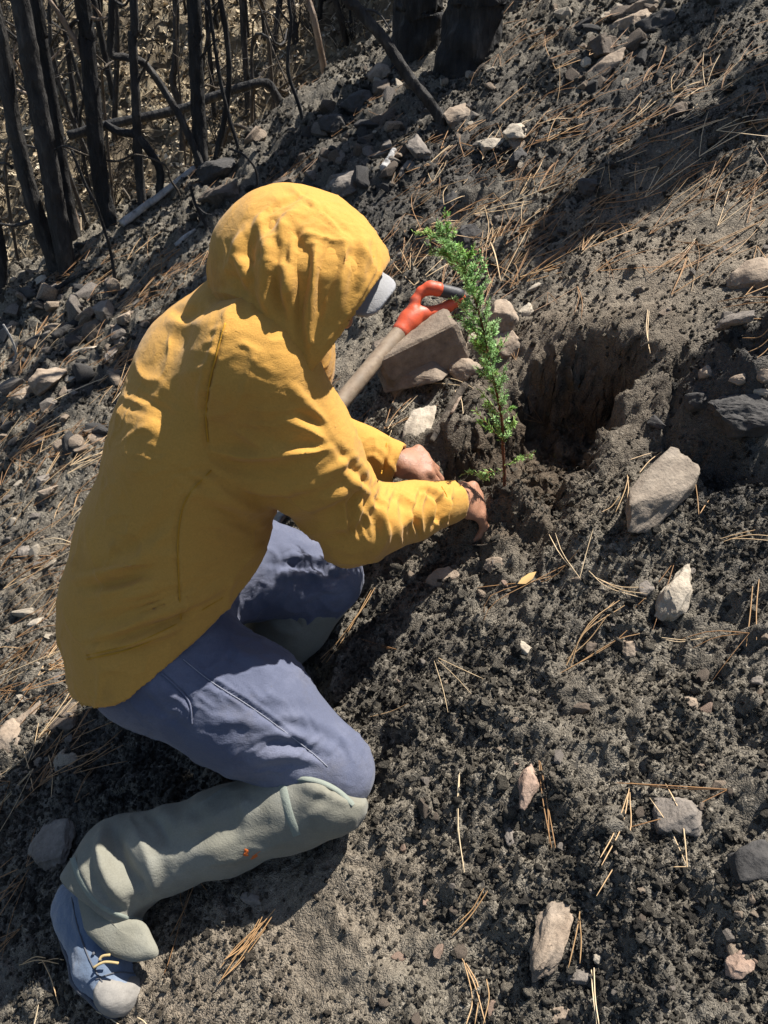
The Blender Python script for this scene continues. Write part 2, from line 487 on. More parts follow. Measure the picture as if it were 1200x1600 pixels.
def build_ground():
    ys = [0.15]; y = 0.15
    while y < 4.3:
        y += 0.0036 * max(1.0, y / 1.15); ys.append(y)
    while y < 14:
        y += 0.0036 / 1.15 * y * (y / 4.3) ** 1.3; ys.append(y)
    while y < 70:
        y += y * .08; ys.append(y)
    back = []; y = .15; s = .01
    while y > -14:
        y -= s; s *= 1.25; back.append(y)
    ys = np.array(back[::-1] + ys)
    u = np.linspace(-1, 1, 560)
    du = u[1] - u[0]; out = []; v = 1.0; s = du
    while v < 30:
        s *= 1.22; v += s; out.append(v)
    u = np.concatenate([-np.array(out[::-1]), u, out])
    W = 0.64 + 0.40 * np.clip(ys, 0, 100)
    X = W[:, None] * u[None, :]; Y = np.repeat(ys[:, None], len(u), 1)
    x = X.ravel(); y = Y.ravel()
    z = full_h(x, y)
    ny, nx = X.shape
    i = np.arange(ny - 1)[:, None] * nx; j = np.arange(nx - 1)[None, :]
    Fc = np.stack([i + j, i + j + 1, i + nx + j + 1, i + nx + j], -1).reshape(-1, 4)
    V = np.stack([x, y, z], -1)
    # loose crumbs overhang a little: push the fine relief sideways as well
    nm = near_mask(y) * (1 - .8 * blobs(x, y, SMOOTH))
    V[:, 0] += nm * 0.004 * perlin2(x * 70, y * 70, 61); V[:, 1] += nm * 0.004 * perlin2(x * 70, y * 70, 62)
    s = in_poly_dist(x, y, PIT)
    wall = np.where((s > -.05) & (s < .16) & (np.abs(x) < 1.2))[0]
    pw = sstep(-.03, .0, s[wall]) * sstep(.16, .10, s[wall]); Q = V[wall]
    for k_, (fq, am) in enumerate(((28, .014), (60, .010), (130, .005))):
        for j_ in range(3): V[wall, j_] += pw * am * perlin3(Q * fq + 11 * j_, 70 + k_)
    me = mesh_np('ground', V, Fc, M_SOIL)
    add_attr(me, 'pale', np.clip(blobs(x, y, PALE), 0, 1) * (1 - sstep(0, .03, s)))
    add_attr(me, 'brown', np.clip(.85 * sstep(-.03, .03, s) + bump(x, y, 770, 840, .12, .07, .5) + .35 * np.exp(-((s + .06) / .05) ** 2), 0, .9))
    add_attr(me, 'char', np.clip(blobs(x, y, CHAR) + .25 * perlin2(x * 3.3, y * 3.3, 67), 0, 1) * (1 - np.clip(1.3 * blobs(x, y, PALE), 0, 1)))
    d = y - (3.72 + 0.5 * np.clip(x, -3.5, 3))
    add_attr(me, 'litter', sstep(.0, .8, d + .25 * perlin2(x * 3, y * 3, 66)) * sstep(1.6, .3, x + (0 * y)))
    o = obj('ground', me)
    tag(o, 'burnt black hillside soil sloping up to the right, rough and cloddy', None, None, 'structure')
    return o
GROUND = build_ground()

# ------------------------------------------------------------------ loose crumbs of soil and char, far too many to count
def crumb_material():
    m, nt, b = new_mat('soil_crumb'); n = N(nt)
    rnd = n('ShaderNodeObjectInfo').outputs['Random']
    c = n.ramp(rnd, [(0.0, (.060, .054, .045)), (.22, (.100, .088, .070)), (.50, (.170, .150, .118)), (.78, (.245, .215, .168)), (.92, (.34, .30, .235)), (1.0, (.48, .41, .32))])
    pc = n.ramp(rnd, [(0.0, (.10, .08, .06)), (.6, (.22, .18, .135)), (1.0, (.36, .31, .24))])
    c = n.mix(n.attr('pale', 'INSTANCER'), c, pc)
    c = n.mix(n.attr('char', 'INSTANCER'), c, n.mix(rnd, (.022, .022, .023), (.12, .115, .109)))
    co = n.coord('Object')
    fine = n.noise(co, 3.0, 5, .7)
    c = n.mix(n.ramp(fine, [(.35, .35), (.7, 0.0)]), c, (.03, .03, .03))
    n.l(c, b.inputs['Base Color']); b.inputs['Roughness'].default_value = .93
    b.inputs['Specular IOR Level'].default_value = .25
    n.l(n.bump(fine, .9, .25), b.inputs['Normal'])
    return m
M_CRUMB = crumb_material()
def ico(sub):
    bm = bmesh.new(); bmesh.ops.create_icosphere(bm, subdivisions=sub, radius=1.0)
    V = np.array([v.co[:] for v in bm.verts]); Fc = np.array([[v.index for v in f.verts] for f in bm.faces]); bm.free()
    return V, Fc
def scatter_stuff(name, label, P3, scl, rot, idx, pale, variants, char=None):
    """one countless mass: a point mesh whose points carry small lumps"""
    coll = bpy.data.collections.new(name + '_lumps')
    for i, me in enumerate(variants):
        coll.objects.link(bpy.data.objects.new(f'{name}_lump_{chr(97 + i)}', me))
    me = bpy.data.meshes.new(name)
    me.vertices.add(len(P3)); me.vertices.foreach_set('co', np.asarray(P3, np.float32).ravel())
    add_attr(me, 'scl', scl, 'FLOAT_VECTOR'); add_attr(me, 'rot', rot, 'FLOAT_VECTOR'); add_attr(me, 'pale', pale); add_attr(me, 'char', pale * 0 if char is None else char)
    a = me.attributes.new('idx', 'INT', 'POINT'); a.data.foreach_set('value', np.asarray(idx, np.int32))
    o = obj(name, me)
    ng = bpy.data.node_groups.new(name + '_nodes', 'GeometryNodeTree')
    ng.interface.new_socket('Geometry', in_out='INPUT', socket_type='NodeSocketGeometry')
    ng.interface.new_socket('Geometry', in_out='OUTPUT', socket_type='NodeSocketGeometry')
    gi = ng.nodes.new('NodeGroupInput'); go = ng.nodes.new('NodeGroupOutput')
    iop = ng.nodes.new('GeometryNodeInstanceOnPoints'); ci = ng.nodes.new('GeometryNodeCollectionInfo')
    ci.inputs['Collection'].default_value = coll; ci.inputs['Separate Children'].default_value = True; ci.inputs['Reset Children'].default_value = True
    def na(nm, ty):
        q = ng.nodes.new('GeometryNodeInputNamedAttribute'); q.data_type = ty; q.inputs['Name'].default_value = nm
        return next(s for s in q.outputs if s.enabled and s.name == 'Attribute')
    ng.links.new(gi.outputs[0], iop.inputs['Points']); ng.links.new(ci.outputs[0], iop.inputs['Instance'])
    iop.inputs['Pick Instance'].default_value = True
    ng.links.new(na('idx', 'INT'), iop.inputs['Instance Index'])
    ng.links.new(na('rot', 'FLOAT_VECTOR'), iop.inputs['Rotation'])
    ng.links.new(na('scl', 'FLOAT_VECTOR'), iop.inputs['Scale'])
    ng.links.new(iop.outputs[0], go.inputs[0])
    md = o.modifiers.new('scatter', 'NODES'); md.node_group = ng
    tag(o, label, None, None, 'stuff')
    return o
def lumps(mat, count, sub, seed0, amp=.6, flat=1.0):
    out = []
    for k in range(count):
        V, Fc = ico(sub)
        r = 1 + amp * perlin3(V * 1.4 + 7 * k, seed0 + k) * 1.6 + amp * .6 * perlin3(V * 3.3 + 3 * k, seed0 + 50 + k)
        V = V * r[:, None] * np.array([1, .85, .72 * flat])
        out.append(mesh_np('lump', V, Fc, mat, k % 2 == 0))
    return out
def scatter_uv(n, rng, ymax=4.2):
    """points on the ground, thinner with distance, over a strip wider than the view"""
    v = rng.random(n)
    y = np.where(v < .48, .12 + (1.25 - .12) * v / .48, 1.25 * (ymax / 1.25) ** ((v - .48) / .52))
    x = (rng.random(n) * 2.2 - 1.1) * (0.64 + .40 * y)
    return x, y
def build_crumbs():
    rng = np.random.default_rng(5)
    n = 300000
    x, y = scatter_uv(n, rng)
    sm = blobs(x, y, SMOOTH)
    patch = perlin2(x * 5, y * 5, 77) + .6 * perlin2(x * 14, y * 14, 78)
    keep = rng.random(n) < np.clip(.6 + .75 * patch, .12, 1) * (1 - .72 * sm)
    ye = 3.72 + .5 * np.clip(x, -3.5, 3)
    keep &= y < ye + .4
    x, y, sm = x[keep], y[keep], sm[keep]; n = len(x)
    r = .0011 + .0040 * rng.random(n) ** 3.0 + .0085 * (rng.random(n) < .022 * (1 - sm)) * rng.random(n)
    r = r * np.maximum(1, y / 1.6) ** .7
    z = full_h(x, y) + r * .25
    pale = np.clip(blobs(x, y, PALE) * 1.2 + .25 * perlin2(x * 9, y * 9, 79), 0, 1)
    s = np.stack([r * (.8 + .5 * rng.random(n)), r * (.8 + .5 * rng.random(n)), r * (.8 + .4 * rng.random(n))], -1)
    rot = rng.random((n, 3)) * 6.28
    scatter_stuff('soil_crumbs', 'loose dark crumbs of burnt soil, char and grit strewn all over the slope', np.stack([x, y, z], -1), s, rot, rng.integers(0, 6, n), pale, lumps(M_CRUMB, 6, 2, 200), np.clip(blobs(x, y, CHAR) * .9 + .25 * perlin2(x * 3.3, y * 3.3, 67), 0, 1) * (1 - pale))
build_crumbs()
# ------------------------------------------------------------------ burnt trees
def char_mat(name, a, b_, c_, ash=.25, sc=1.0):
    m, nt, b = new_mat(name); n = N(nt); co = n.coord('Object')
    st = n.mapping(co, (26 * sc, 26 * sc, 7 * sc))
    big = n.noise(st, 1.0, 6, .65)
    c = n.ramp(big, [(.3, a), (.55, b_), (.8, c_)])
    plates = n.vor(n.mapping(co, (30 * sc, 30 * sc, 12 * sc)), 1.0)
    c = n.mix(n.ramp(plates, [(.05, .7), (.35, 0.0)]), c, (.010, .010, .012))
    c = n.mix(n.ramp(n.noise(st, 2.1, 7, .7), [(.6, 0.0), (.75, ash)]), c, (.17, .165, .155))
    n.l(c, b.inputs['Base Color']); b.inputs['Roughness'].default_value = .8
    b.inputs['Specular IOR Level'].default_value = .3
    h = n.math('ADD', big, n.math('MULTIPLY', plates, .6))
    n.l(n.bump(n.noise(n.mapping(co, (90 * sc, 90 * sc, 40 * sc)), 1.0, 5, .7), .6, .008, n.bump(h, 1.0, .03)), b.inputs['Normal'])
    return m
M_CHAR = char_mat('charred_bark', (.012, .012, .013), (.030, .029, .029), (.095, .089, .083), .55)
M_CHAR2 = char_mat('scorched_bark', (.020, .019, .019), (.050, .047, .045), (.15, .138, .125), .6)
M_BARE = char_mat('bare_dead_wood', (.16, .115, .085), (.30, .225, .17), (.42, .33, .26), .5)
M_GREYWOOD = char_mat('weathered_wood', (.24, .235, .225), (.42, .41, .40), (.54, .53, .51), .5)
M_TWIG = char_mat('scorched_twig', (.035, .028, .022), (.085, .068, .052), (.17, .135, .10), .3)

def trunk_path(pxs, Y, top=2.5):
    pts = [at_y(x, y, Y) for x, y in pxs]            # given top first, base last
    pts = np.array(pts[::-1])
    if top > 0:
        d = pts[-1] - pts[-2]; d /= np.linalg.norm(d); d = d * .5 + np.array([0, 0, 1]) * .5; d /= np.linalg.norm(d)
        pts = np.concatenate([pts, [pts[-1] + d * top * .5, pts[-1] + d * top + np.array([.04, .02, 0]) * top]])
    return pts
def base_on_ground(px, py):
    return G(px, py)
def burnt_tree(label, pxs, wpx, top=2.5, mat=None, branches=(), name='burnt_tree', cat='tree', group=None, sides=20, rough=.10, Y=None, flare=1.25, sink=.12, depth_add=0.0, taper=.75):
    bx, by = pxs[-1]
    g = G(bx, by)
    Yb = g[1] if Y is None else Y
    wpx = wpx * .74 if wpx < 80 else wpx
    path = trunk_path(pxs, Yb, top)
    d = (path[0] - CAM) @ FWD
    r = wpx / 2 / 1290 * d
    L0 = len(pxs)
    path = np.concatenate([[path[0] - np.array([0, 0, sink])], path])
    n = 60
    pth = resample(path, n)
    t = np.linspace(0, 1, n)
    dd_ = (pth - CAM) @ FWD
    rad = wpx / 2 / 1290 * np.clip(dd_, .45 * d, 1.1 * d) * (1 - .25 * (1 - taper) * t) * (1 + (flare - 1) * np.exp(-t * 14))
    if top > 0: rad = rad * np.where(t > .8, 1 - .55 * (t - .8) / .2, 1)
    root = empty(name, path[1], label, cat, group)
    V, Fc = tube(pth, rad, sides, rough, 9 / max(r, .02) * .35, random.randrange(999), stretch=2.2)
    part('trunk', V, Fc, mat or M_CHAR, root)
    for br in branches:
        bp, bw, bm = br[0], br[1], (br[2] if len(br) > 2 else mat or M_CHAR)
        dy = br[3] if len(br) > 3 else -.05
        k = len(bp); pts = np.array([at_y(x, y, Yb + dy * q / max(1, k - 1)) for q, (x, y) in enumerate(bp)])
        dd = (pts[0] - CAM) @ FWD; rr = bw / 2 / 1290 * dd
        q = resample(pts, 6 * k)
        V, Fc = tube(q, rr * np.linspace(1, .45, len(q)), 8, .12, 40, random.randrange(999))
        part('branch', V, Fc, bm, root)
    return root
TR = []
burnt_tree('thick charred trunk at the far left edge, leaning against its twin', [(-24, -40), (0, 60), (26, 215), (56, 330), (88, 418)], 33, 2.2, M_CHAR2,
           [([(20, 262), (5, 255), (-30, 262)], 5), ([(52, 345), (20, 352), (-20, 346)], 7)])
burnt_tree('thick charred trunk second from left, smooth bark, joined at its foot', [(24, -30), (50, 110), (73, 235), (91, 345), (107, 425)], 40, 2.4, M_CHAR2, [([(76, 240), (100, 228), (128, 236)], 4)])
burnt_tree('slender charred trunk with scaly bark just right of the thick left pair', [(50, -30), (66, 70), (88, 200), (100, 290), (116, 372)], 28, 2.4, M_CHAR, [([(66, 72), (40, 30), (25, -30)], 6)])
burnt_tree('straight charred trunk with crackled bark rising behind the grey log', [(124, -30), (136, 70), (148, 200), (158, 290), (173, 352)], 34, 2.6, M_CHAR,
           [([(128, 85), (107, 45), (85, 12), (60, -25)], 11, M_BARE), ([(107, 46), (116, 34), (122, 33)], 7), ([(140, 28), (156, 30), (168, 27)], 6, M_BARE), ([(158, 26), (150, 14), (142, 6)], 5, M_BARE)])
burnt_tree('thin charred trunk standing behind the crooked snag', [(206, -30), (207, 60), (212, 150), (215, 230), (222, 315)], 19, 2.6, M_CHAR2, [([(214, 130), (228, 100), (240, 70)], 4)])
burnt_tree('tall dark charred trunk above the hood, stoutest of the middle trunks', [(300, -30), (304, 60), (308, 140), (311, 200), (314, 246)], 30, 2.8, M_CHAR, [([(306, 100), (322, 80), (340, 60)], 5)])
burnt_tree('thin crooked charred trunk left of the tall middle trunk', [(272, -30), (275, 40), (274, 95), (270, 130), (284, 175), (286, 232)], 14, 2.6, M_CHAR2)
burnt_tree('thin leaning charred stem with a forked top above the hood', [(340, -30), (352, 40), (358, 110), (352, 180), (338, 248)], 12, 2.2, M_CHAR, [([(356, 80), (352, 30), (342, -20)], 6)])
burnt_tree('pole-thin charred stem right of the forked stem', [(322, -30), (334, 60), (345, 130), (360, 190), (372, 230)], 8, 2.2, M_CHAR)
burnt_tree('slim charred trunk behind the fallen log end', [(376, -30), (380, 40), (384, 100), (388, 178)], 13, 2.6, M_CHAR2)
burnt_tree('spindly wavy sapling with bare forks in the upper middle', [(448, -30), (455, 30), (450, 85), (452, 120), (472, 182)], 8, 1.5, M_CHAR, [([(455, 40), (440, 20), (430, 0)], 4), ([(452, 60), (466, 40), (470, 10)], 4)], taper=.5)
burnt_tree('leaning scorched snag slanting down to a pale rock at the top centre', [(530, -40), (558, 12), (600, 62), (640, 122), (688, 188)], 23, 1.2, M_CHAR2, [([(560, 14), (590, 20), (612, 50)], 5)], taper=.9)
burnt_tree('massive black trunk at the top centre, left one of two', [(655, -60), (655, 20), (650, 78)], 80, 2.5, M_CHAR, sides=28, flare=1.2)
burnt_tree('massive black trunk at the top centre, right one of two', [(755, -70), (748, 0), (728, 98)], 92, 2.5, M_CHAR, sides=28, flare=1.35)
burnt_tree('black thin stem near the left margin in front of the thick pair of trunks', [(112, 235), (132, 285), (152, 325), (172, 390), (180, 438)], 7, 0, M_CHAR, [([(132, 285), (118, 250), (100, 232)], 3)], taper=.6)
burnt_tree('short black stump at the left border beside pale stones', [(-8, 345), (0, 390), (4, 448)], 26, 0, M_CHAR)
def snag(label, pxs, wpx, mat=M_CHAR, name='burnt_snag', cat='snag', branches=(), **k):
    return burnt_tree(label, pxs, wpx, 0, mat, branches, name, cat, **k)
snag('crooked black snag with a right-angle bend near its top', [(176, -30), (174, 40), (174, 84), (196, 90), (226, 100), (262, 150), (292, 205), (316, 266)], 15, M_CHAR2, branches=[([(178, 2), (195, 8), (205, -10)], 6)], taper=.95, flare=1)
snag('arched black root-like limb bending down beside the grey log', [(163, 194), (186, 206), (212, 212), (236, 240), (250, 268), (250, 306)], 17, M_CHAR, taper=.8)
snag('pale bare twig arching sideways in front of the middle trunks', [(100, 228), (140, 244), (182, 252), (214, 242), (258, 258), (266, 280), (282, 308)], 5, M_TWIG, 'dead_branch', 'branch', taper=.6, sides=8, flare=1)
snag('thin burnt sprout with a curl at the gully edge beside the dark rocks', [(358, 232), (380, 242), (398, 262), (402, 285), (398, 300)], 5, M_CHAR, 'burnt_sprout', 'sprout', taper=.6, sides=8, flare=1)
snag('short forked burnt stub below the grey log', [(297, 290), (305, 318), (318, 345), (322, 358)], 7, M_CHAR, 'burnt_sprout', 'sprout', branches=[([(305, 318), (318, 332), (330, 336)], 4)], sides=8, flare=1)
snag('short burnt sprout standing on the ash at the far left', [(5, 507), (18, 530), (25, 553), (20, 578)], 5, M_GREYWOOD, 'burnt_sprout', 'sprout', sides=8, flare=1)

def log_between(name, label, cat, pxs, wpx, mat, lift=.5, sides=14, rough=.12, on=None):
    pts = []
    for x, y in pxs:
        g = G(x, y) if on is None else at_y(x, y, on)
        d = (g - CAM) @ FWD
        pts.append(g - FWD * 0 + np.array([0, 0, 1]) * (wpx / 2 / 1290 * d) * lift)
    pts = np.array(pts); d = (pts.mean(0) - CAM) @ FWD; r = wpx / 2 / 1290 * d
    q = resample(pts, 40)
    V, Fc = tube(q, r * np.linspace(1, .75, 40), sides, rough, .6 / r, random.randrange(999), stretch=2.5)
    return tag(obj(name, mesh_np(name, V, Fc, mat)), label, cat)
log_between('fallen_log', 'long blackened log propped across the middle trunks', 'log', [(108, 212), (175, 194), (280, 171), (350, 146), (412, 129), (432, 150), (441, 168)], 15, M_CHAR, 0, on=4.5)
log_between('fallen_log', 'pale grey barkless log lying along the gully edge', 'log', [(192, 358), (225, 336), (262, 308), (306, 272)], 12, M_GREYWOOD, 1.6)
log_between('fallen_log', 'long charred log half buried behind the left rubble', 'log', [(86, 530), (120, 507), (150, 488), (172, 480)], 16, M_CHAR2, .3)
log_between('fallen_log', 'thin grey branch on the ground below the gully edge', 'branch', [(275, 385), (290, 372), (306, 360)], 7, M_GREYWOOD, .4)
log_between('charred_stick', 'charred stick lying on the slope left of the hood', 'stick', [(60, 470), (110, 440), (160, 418)], 8, M_CHAR, .4)
log_between('charred_stick', 'short white ashen stick on the slope up from the hood', 'stick', [(599, 268), (607, 255), (616, 238)], 13, M_GREYWOOD, .5)

# trees that stand just outside the frame and shade the slope
def offframe(label, x, y, H, r, lean=(0, 0)):
    z = float(macro_h(np.array([x]), np.array([y]))[0])
    pts = np.array([[x + lean[0] * t * H, y + lean[1] * t * H, z - .15 + (H + .15) * t] for t in np.linspace(0, 1, 6)])
    pts[1:-1, :2] += RNG.normal(0, .012, (4, 2))
    q = resample(pts, 50)
    root = empty('burnt_snag', (x, y, z), label, 'snag')
    V, Fc = tube(q, r * np.linspace(1.15, .62, 50), 22, .12, 3 / r, random.randrange(999), stretch=2.2)
    part('trunk', V, Fc, M_CHAR, root)
    return root
offframe('burnt snag right of the frame whose shadow crosses the slope', 1.81, 2.54, 1.21, .145, (-.34, .25))
offframe('burnt snag past the top right corner whose shadow darkens it', 1.68, 3.42, 1.05, .16)

# ---- the opposite hillside: saplings one can tell apart, then twigs and litter
def far_scatter(n, rng, box, want=None):
    out = []
    while len(out) < n:
        px = rng.uniform(box[0], box[2], n); py = rng.uniform(box[1], box[3], n)
        p = ground_hit(px, py)
        for q in p:
            ye = 3.72 + .5 * np.clip(q[0], -3.5, 3)
            if q[1] > ye + .5 and q[1] < 16: out.append(q)
            if len(out) >= n: break
    return np.array(out)
def branchy(rng, H, r, nb, seed):
    """thin bare stem with side shoots, at the origin"""
    base = np.array([[0, 0, -.1], [rng.normal(0, .03) * H, rng.normal(0, .03) * H, H * .4], [rng.normal(0, .06) * H, rng.normal(0, .06) * H, H * .75], [rng.normal(0, .1) * H, rng.normal(0, .1) * H, H]])
    q = resample(base, 16)
    stem = tube(q, r * np.linspace(1.1, .3, 16), 6, .12, 20, seed)
    brs = []
    for k in range(nb):
        i = rng.integers(4, 15); a = rng.uniform(0, 6.28); L = H * rng.uniform(.1, .28) * (1.2 - i / 20)
        e = q[i] + np.array([math.cos(a) * L, math.sin(a) * L, L * rng.uniform(.2, 1.1)])
        mid = (q[i] + e) / 2 + rng.normal(0, .05, 3) * L
        pp = resample(np.array([q[i], mid, e]), 7)
        brs.append(tube(pp, r * .45 * np.linspace(1, .25, 7), 4, 0))
        if rng.random() < .6:
            e2 = pp[4] + rng.normal(0, .3, 3) * L + np.array([0, 0, L * .3])
            brs.append(tube(resample(np.array([pp[4], e2]), 4), r * .25 * np.linspace(1, .4, 4), 4, 0))
    return stem, brs
def build_saplings():
    rng = np.random.default_rng(21)
    protos = []
    for k in range(9):
        st, br = branchy(rng, rng.uniform(1.6, 3.6), rng.uniform(.012, .030), 11, k)
        sm = mesh_np('trunk', *st, M_CHAR if k % 3 else M_CHAR2)
        bm_ = [mesh_np('branch', *b, M_TWIG if k % 4 == 1 else M_CHAR2) for b in br]
        protos.append((sm, bm_))
    pts = far_scatter(38, rng, (-60, 0, 620, 400))
    for i, p in enumerate(pts):
        sm, bm_ = protos[i % 9]
        o = empty('burnt_sapling', p, where_label(('thin blackened sapling', 'slim charred sapling', 'brown scorched sapling')[0 if i % 3 else 2], p), 'sapling', 'thin burnt saplings on the opposite hillside')
        o.rotation_euler = (rng.normal(0, .08), rng.normal(0, .08), rng.uniform(0, 6.28)); s = rng.uniform(.7, 1.25); o.scale = (s, s, s)
        obj('trunk', sm, o)
        for b in bm_: obj('branch', b, o)
build_saplings()
def build_dead_branches():
    r = random.Random(17)
    for i in range(11):
        x, y = r.uniform(-20, 520), r.uniform(10, 360)
        if y > 455 - .66 * x: y = 455 - .66 * x - r.uniform(20, 120)
        if y < 0: y = r.uniform(0, 60)
        a = r.uniform(-.6, 2.6); L = r.uniform(50, 150); Y = r.uniform(4.2, 6.8); bend = r.uniform(-30, 30)
        px = [(x, y), (x + L * .35 * math.cos(a) + bend * .5, y - L * .35 * math.sin(a) + bend * .3), (x + L * .7 * math.cos(a) - bend * .3, y - L * .7 * math.sin(a)), (x + L * math.cos(a), y - L * math.sin(a) + bend * .6)]
        pts = np.array([at_y(u, v, Y + .25 * k * r.uniform(-1, 1)) for k, (u, v) in enumerate(px)])
        g = float(full_h(pts[:1, 0], pts[:1, 1])[0]); pts[0, 2] = min(pts[0, 2], max(g - .05, pts[0, 2] - .8))
        w = r.uniform(.008, .020); q = resample(pts, 18); mt = (M_TWIG, M_BARE, M_CHAR2)[0 if i % 6 == 4 else i % 3]
        root = empty('dead_branch', q[0], where_label(('thin brown', 'pale bare', 'thin black')[i % 3] + ' dead branch', q[9]), 'branch', 'crooked dead branches between the trunks')
        V, Fc = tube(q, w * np.linspace(1, .35, 18), 7, .12, 30, i); part('limb', V, Fc, mt, root)
        for k in (6, 10, 13):
            e = q[k] + np.array([r.gauss(0, .18), r.gauss(0, .1), r.uniform(.05, .3)])
            V, Fc = tube(resample(np.array([q[k], (q[k] + e) / 2 + np.array([r.gauss(0, .04), 0, .03]), e]), 8), w * .5 * np.linspace(1, .3, 8), 5, 0); part('twig', V, Fc, mt, root)
build_dead_branches()
def build_shrubs():
    rng = np.random.default_rng(31); protos = []
    for k in range(5):
        parts = []
        for j in range(11):
            a = rng.uniform(0, 6.28); L = rng.uniform(.35, .9); tl = rng.uniform(.15, .6)
            e = np.array([math.cos(a) * L * tl, math.sin(a) * L * tl, L])
            q = resample(np.array([[0, 0, -.04], e * .45 + rng.normal(0, .04, 3), e]), 9)
            parts.append(tube(q, np.linspace(.006, .0018, 9), 4, 0))
            for h in range(6):
                i = rng.integers(3, 8); e2 = q[i] + rng.normal(0, .10, 3) + np.array([0, 0, .10])
                parts.append(tube(resample(np.array([q[i], (q[i] + e2) / 2 + rng.normal(0, .015, 3), e2]), 4), np.linspace(.003, .0012, 4), 3, 0, cap=False))
        V, Fc = cat_meshes(parts)
        protos.append(mesh_np('burnt_shrub', V, Fc, M_TWIG if k % 2 else M_CHAR2))
    pts = far_scatter(24, rng, (-60, 0, 640, 430))
    for i, p in enumerate(pts):
        o = obj('burnt_shrub', protos[i % 5], None, p); s = rng.uniform(.4, .9); o.scale = (s, s, s * rng.uniform(.7, 1.2)); o.rotation_euler = (rng.normal(0, .15), rng.normal(0, .15), rng.uniform(0, 6.28))
        tag(o, where_label(('black' if i % 5 % 2 == 0 else 'brown') + ' leafless twiggy shrub', p), 'shrub', 'scorched shrubs on the opposite hillside')
build_shrubs()
def litter_mat():
    m, nt, b = new_mat('dry_litter'); n = N(nt)
    r = n('ShaderNodeObjectInfo').outputs['Random']
    c = n.ramp(r, [(0.0, (.09, .07, .05)), (.3, (.24, .19, .12)), (.6, (.40, .31, .20)), (.9, (.52, .44, .31)), (1.0, (.60, .54, .45))])
    n.l(c, b.inputs['Base Color']); b.inputs['Roughness'].default_value = .85
    return m
M_LITTER = litter_mat()
def build_litter():
    rng = np.random.default_rng(41)
    leaf = []
    for k in range(3):
        V = np.array([[-1, 0, .1], [-.4, -.42, .0], [.4, -.36, .06], [1, 0, .22], [.4, .36, .04], [-.4, .42, .02], [0, 0, -.12]], float) + rng.normal(0, .05, (7, 3))
        Fc = np.array([[6, k2, (k2 + 1) % 6] for k2 in range(6)])
        leaf.append(mesh_np('leaf', V, Fc, M_LITTER, False))
    V, Fc = tube(resample(np.array([[-1, 0, 0], [-.2, .12, .1], [1, 0, .02]]), 6), np.linspace(.05, .02, 6), 4, 0)
    leaf.append(mesh_np('twig', V, Fc, M_LITTER))
    V, Fc = ico(1); leaf.append(mesh_np('chip', V * [1, .8, .6] * (1 + .2 * rng.normal(size=(len(V), 1))) * .5, Fc, M_LITTER, False))
    n = 60000
    y = 3.0 + 12 * rng.random(n) ** 1.2; x = -(.5 * y + 1.2) + rng.random(n) * (.5 * y + 2.2)
    d = y - (3.72 + .5 * np.clip(x, -3.5, 3)); k = (d > .1 + .4 * rng.random(n)); x, y = x[k], y[k]; n = len(x)
    z = full_h(x, y) + .012
    kind = rng.choice(5, n, p=[.22, .2, .2, .22, .16])
    s = rng.uniform(.014, .042, n) * np.where(kind == 3, 2.6, 1)
    scl = np.stack([s, s, s], -1)
    nn = ground_n(x, y)
    rot = np.stack([rng.normal(0, .5, n) - np.arctan(-nn[:, 1] / nn[:, 2]) * -1, rng.normal(0, .5, n), rng.random(n) * 6.28], -1)
    scatter_stuff('leaf_litter', 'dry scorched leaf and twig litter covering the opposite hillside', np.stack([x, y, z], -1), scl, rot, kind, np.zeros(n), leaf)
build_litter()
# ------------------------------------------------------------------ rocks
def rock_mat(name, a, b_, c_, soot=.5):
    m, nt, b = new_mat(name); n = N(nt); co = n.coord('Object')
    c = n.ramp(n.noise(co, 22, 7, .65), [(.3, a), (.55, b_), (.8, c_)])
    c = n.mix(n.ramp(n.noise(co, 120, 5, .7), [(.5, 0.0), (.8, .5)]), c, tuple(x * .45 for x in a))
    c = n.mix(n.ramp(n.noise(co, 9, 6, .7), [(.47, 0.0), (.66, soot)]), c, (.035, .033, .033))
    n.l(c, b.inputs['Base Color']); b.inputs['Roughness'].default_value = .88
    b.inputs['Specular IOR Level'].default_value = .3
    bp = n.bump(n.noise(co, 55, 8, .7), .7, .006)
    n.l(n.bump(n.vor(co, 190), .35, .002, bp), b.inputs['Normal'])
    return m
RM = dict(slab=rock_mat('pinkish_slab', (.17, .138, .108), (.28, .232, .182), (.38, .32, .255), .35), tan=rock_mat('tan_stone', (.20, .15, .11), (.33, .26, .195), (.44, .36, .28), .6), pink=rock_mat('pinkish_stone', (.22, .145, .105), (.36, .255, .195), (.46, .35, .27), .35),
          grey=rock_mat('grey_stone', (.13, .112, .096), (.23, .20, .172), (.33, .295, .255), .6), dark=rock_mat('sooty_stone', (.03, .029, .029), (.07, .066, .063), (.14, .13, .12), .7),
          pale=rock_mat('pale_stone', (.28, .235, .18), (.44, .38, .30), (.56, .50, .41), .35), brown=rock_mat('brown_stone', (.075, .058, .045), (.14, .11, .085), (.22, .175, .135), .6),
          block=rock_mat('cut_brown_stone', (.15, .115, .085), (.235, .185, .14), (.34, .275, .21), .35))
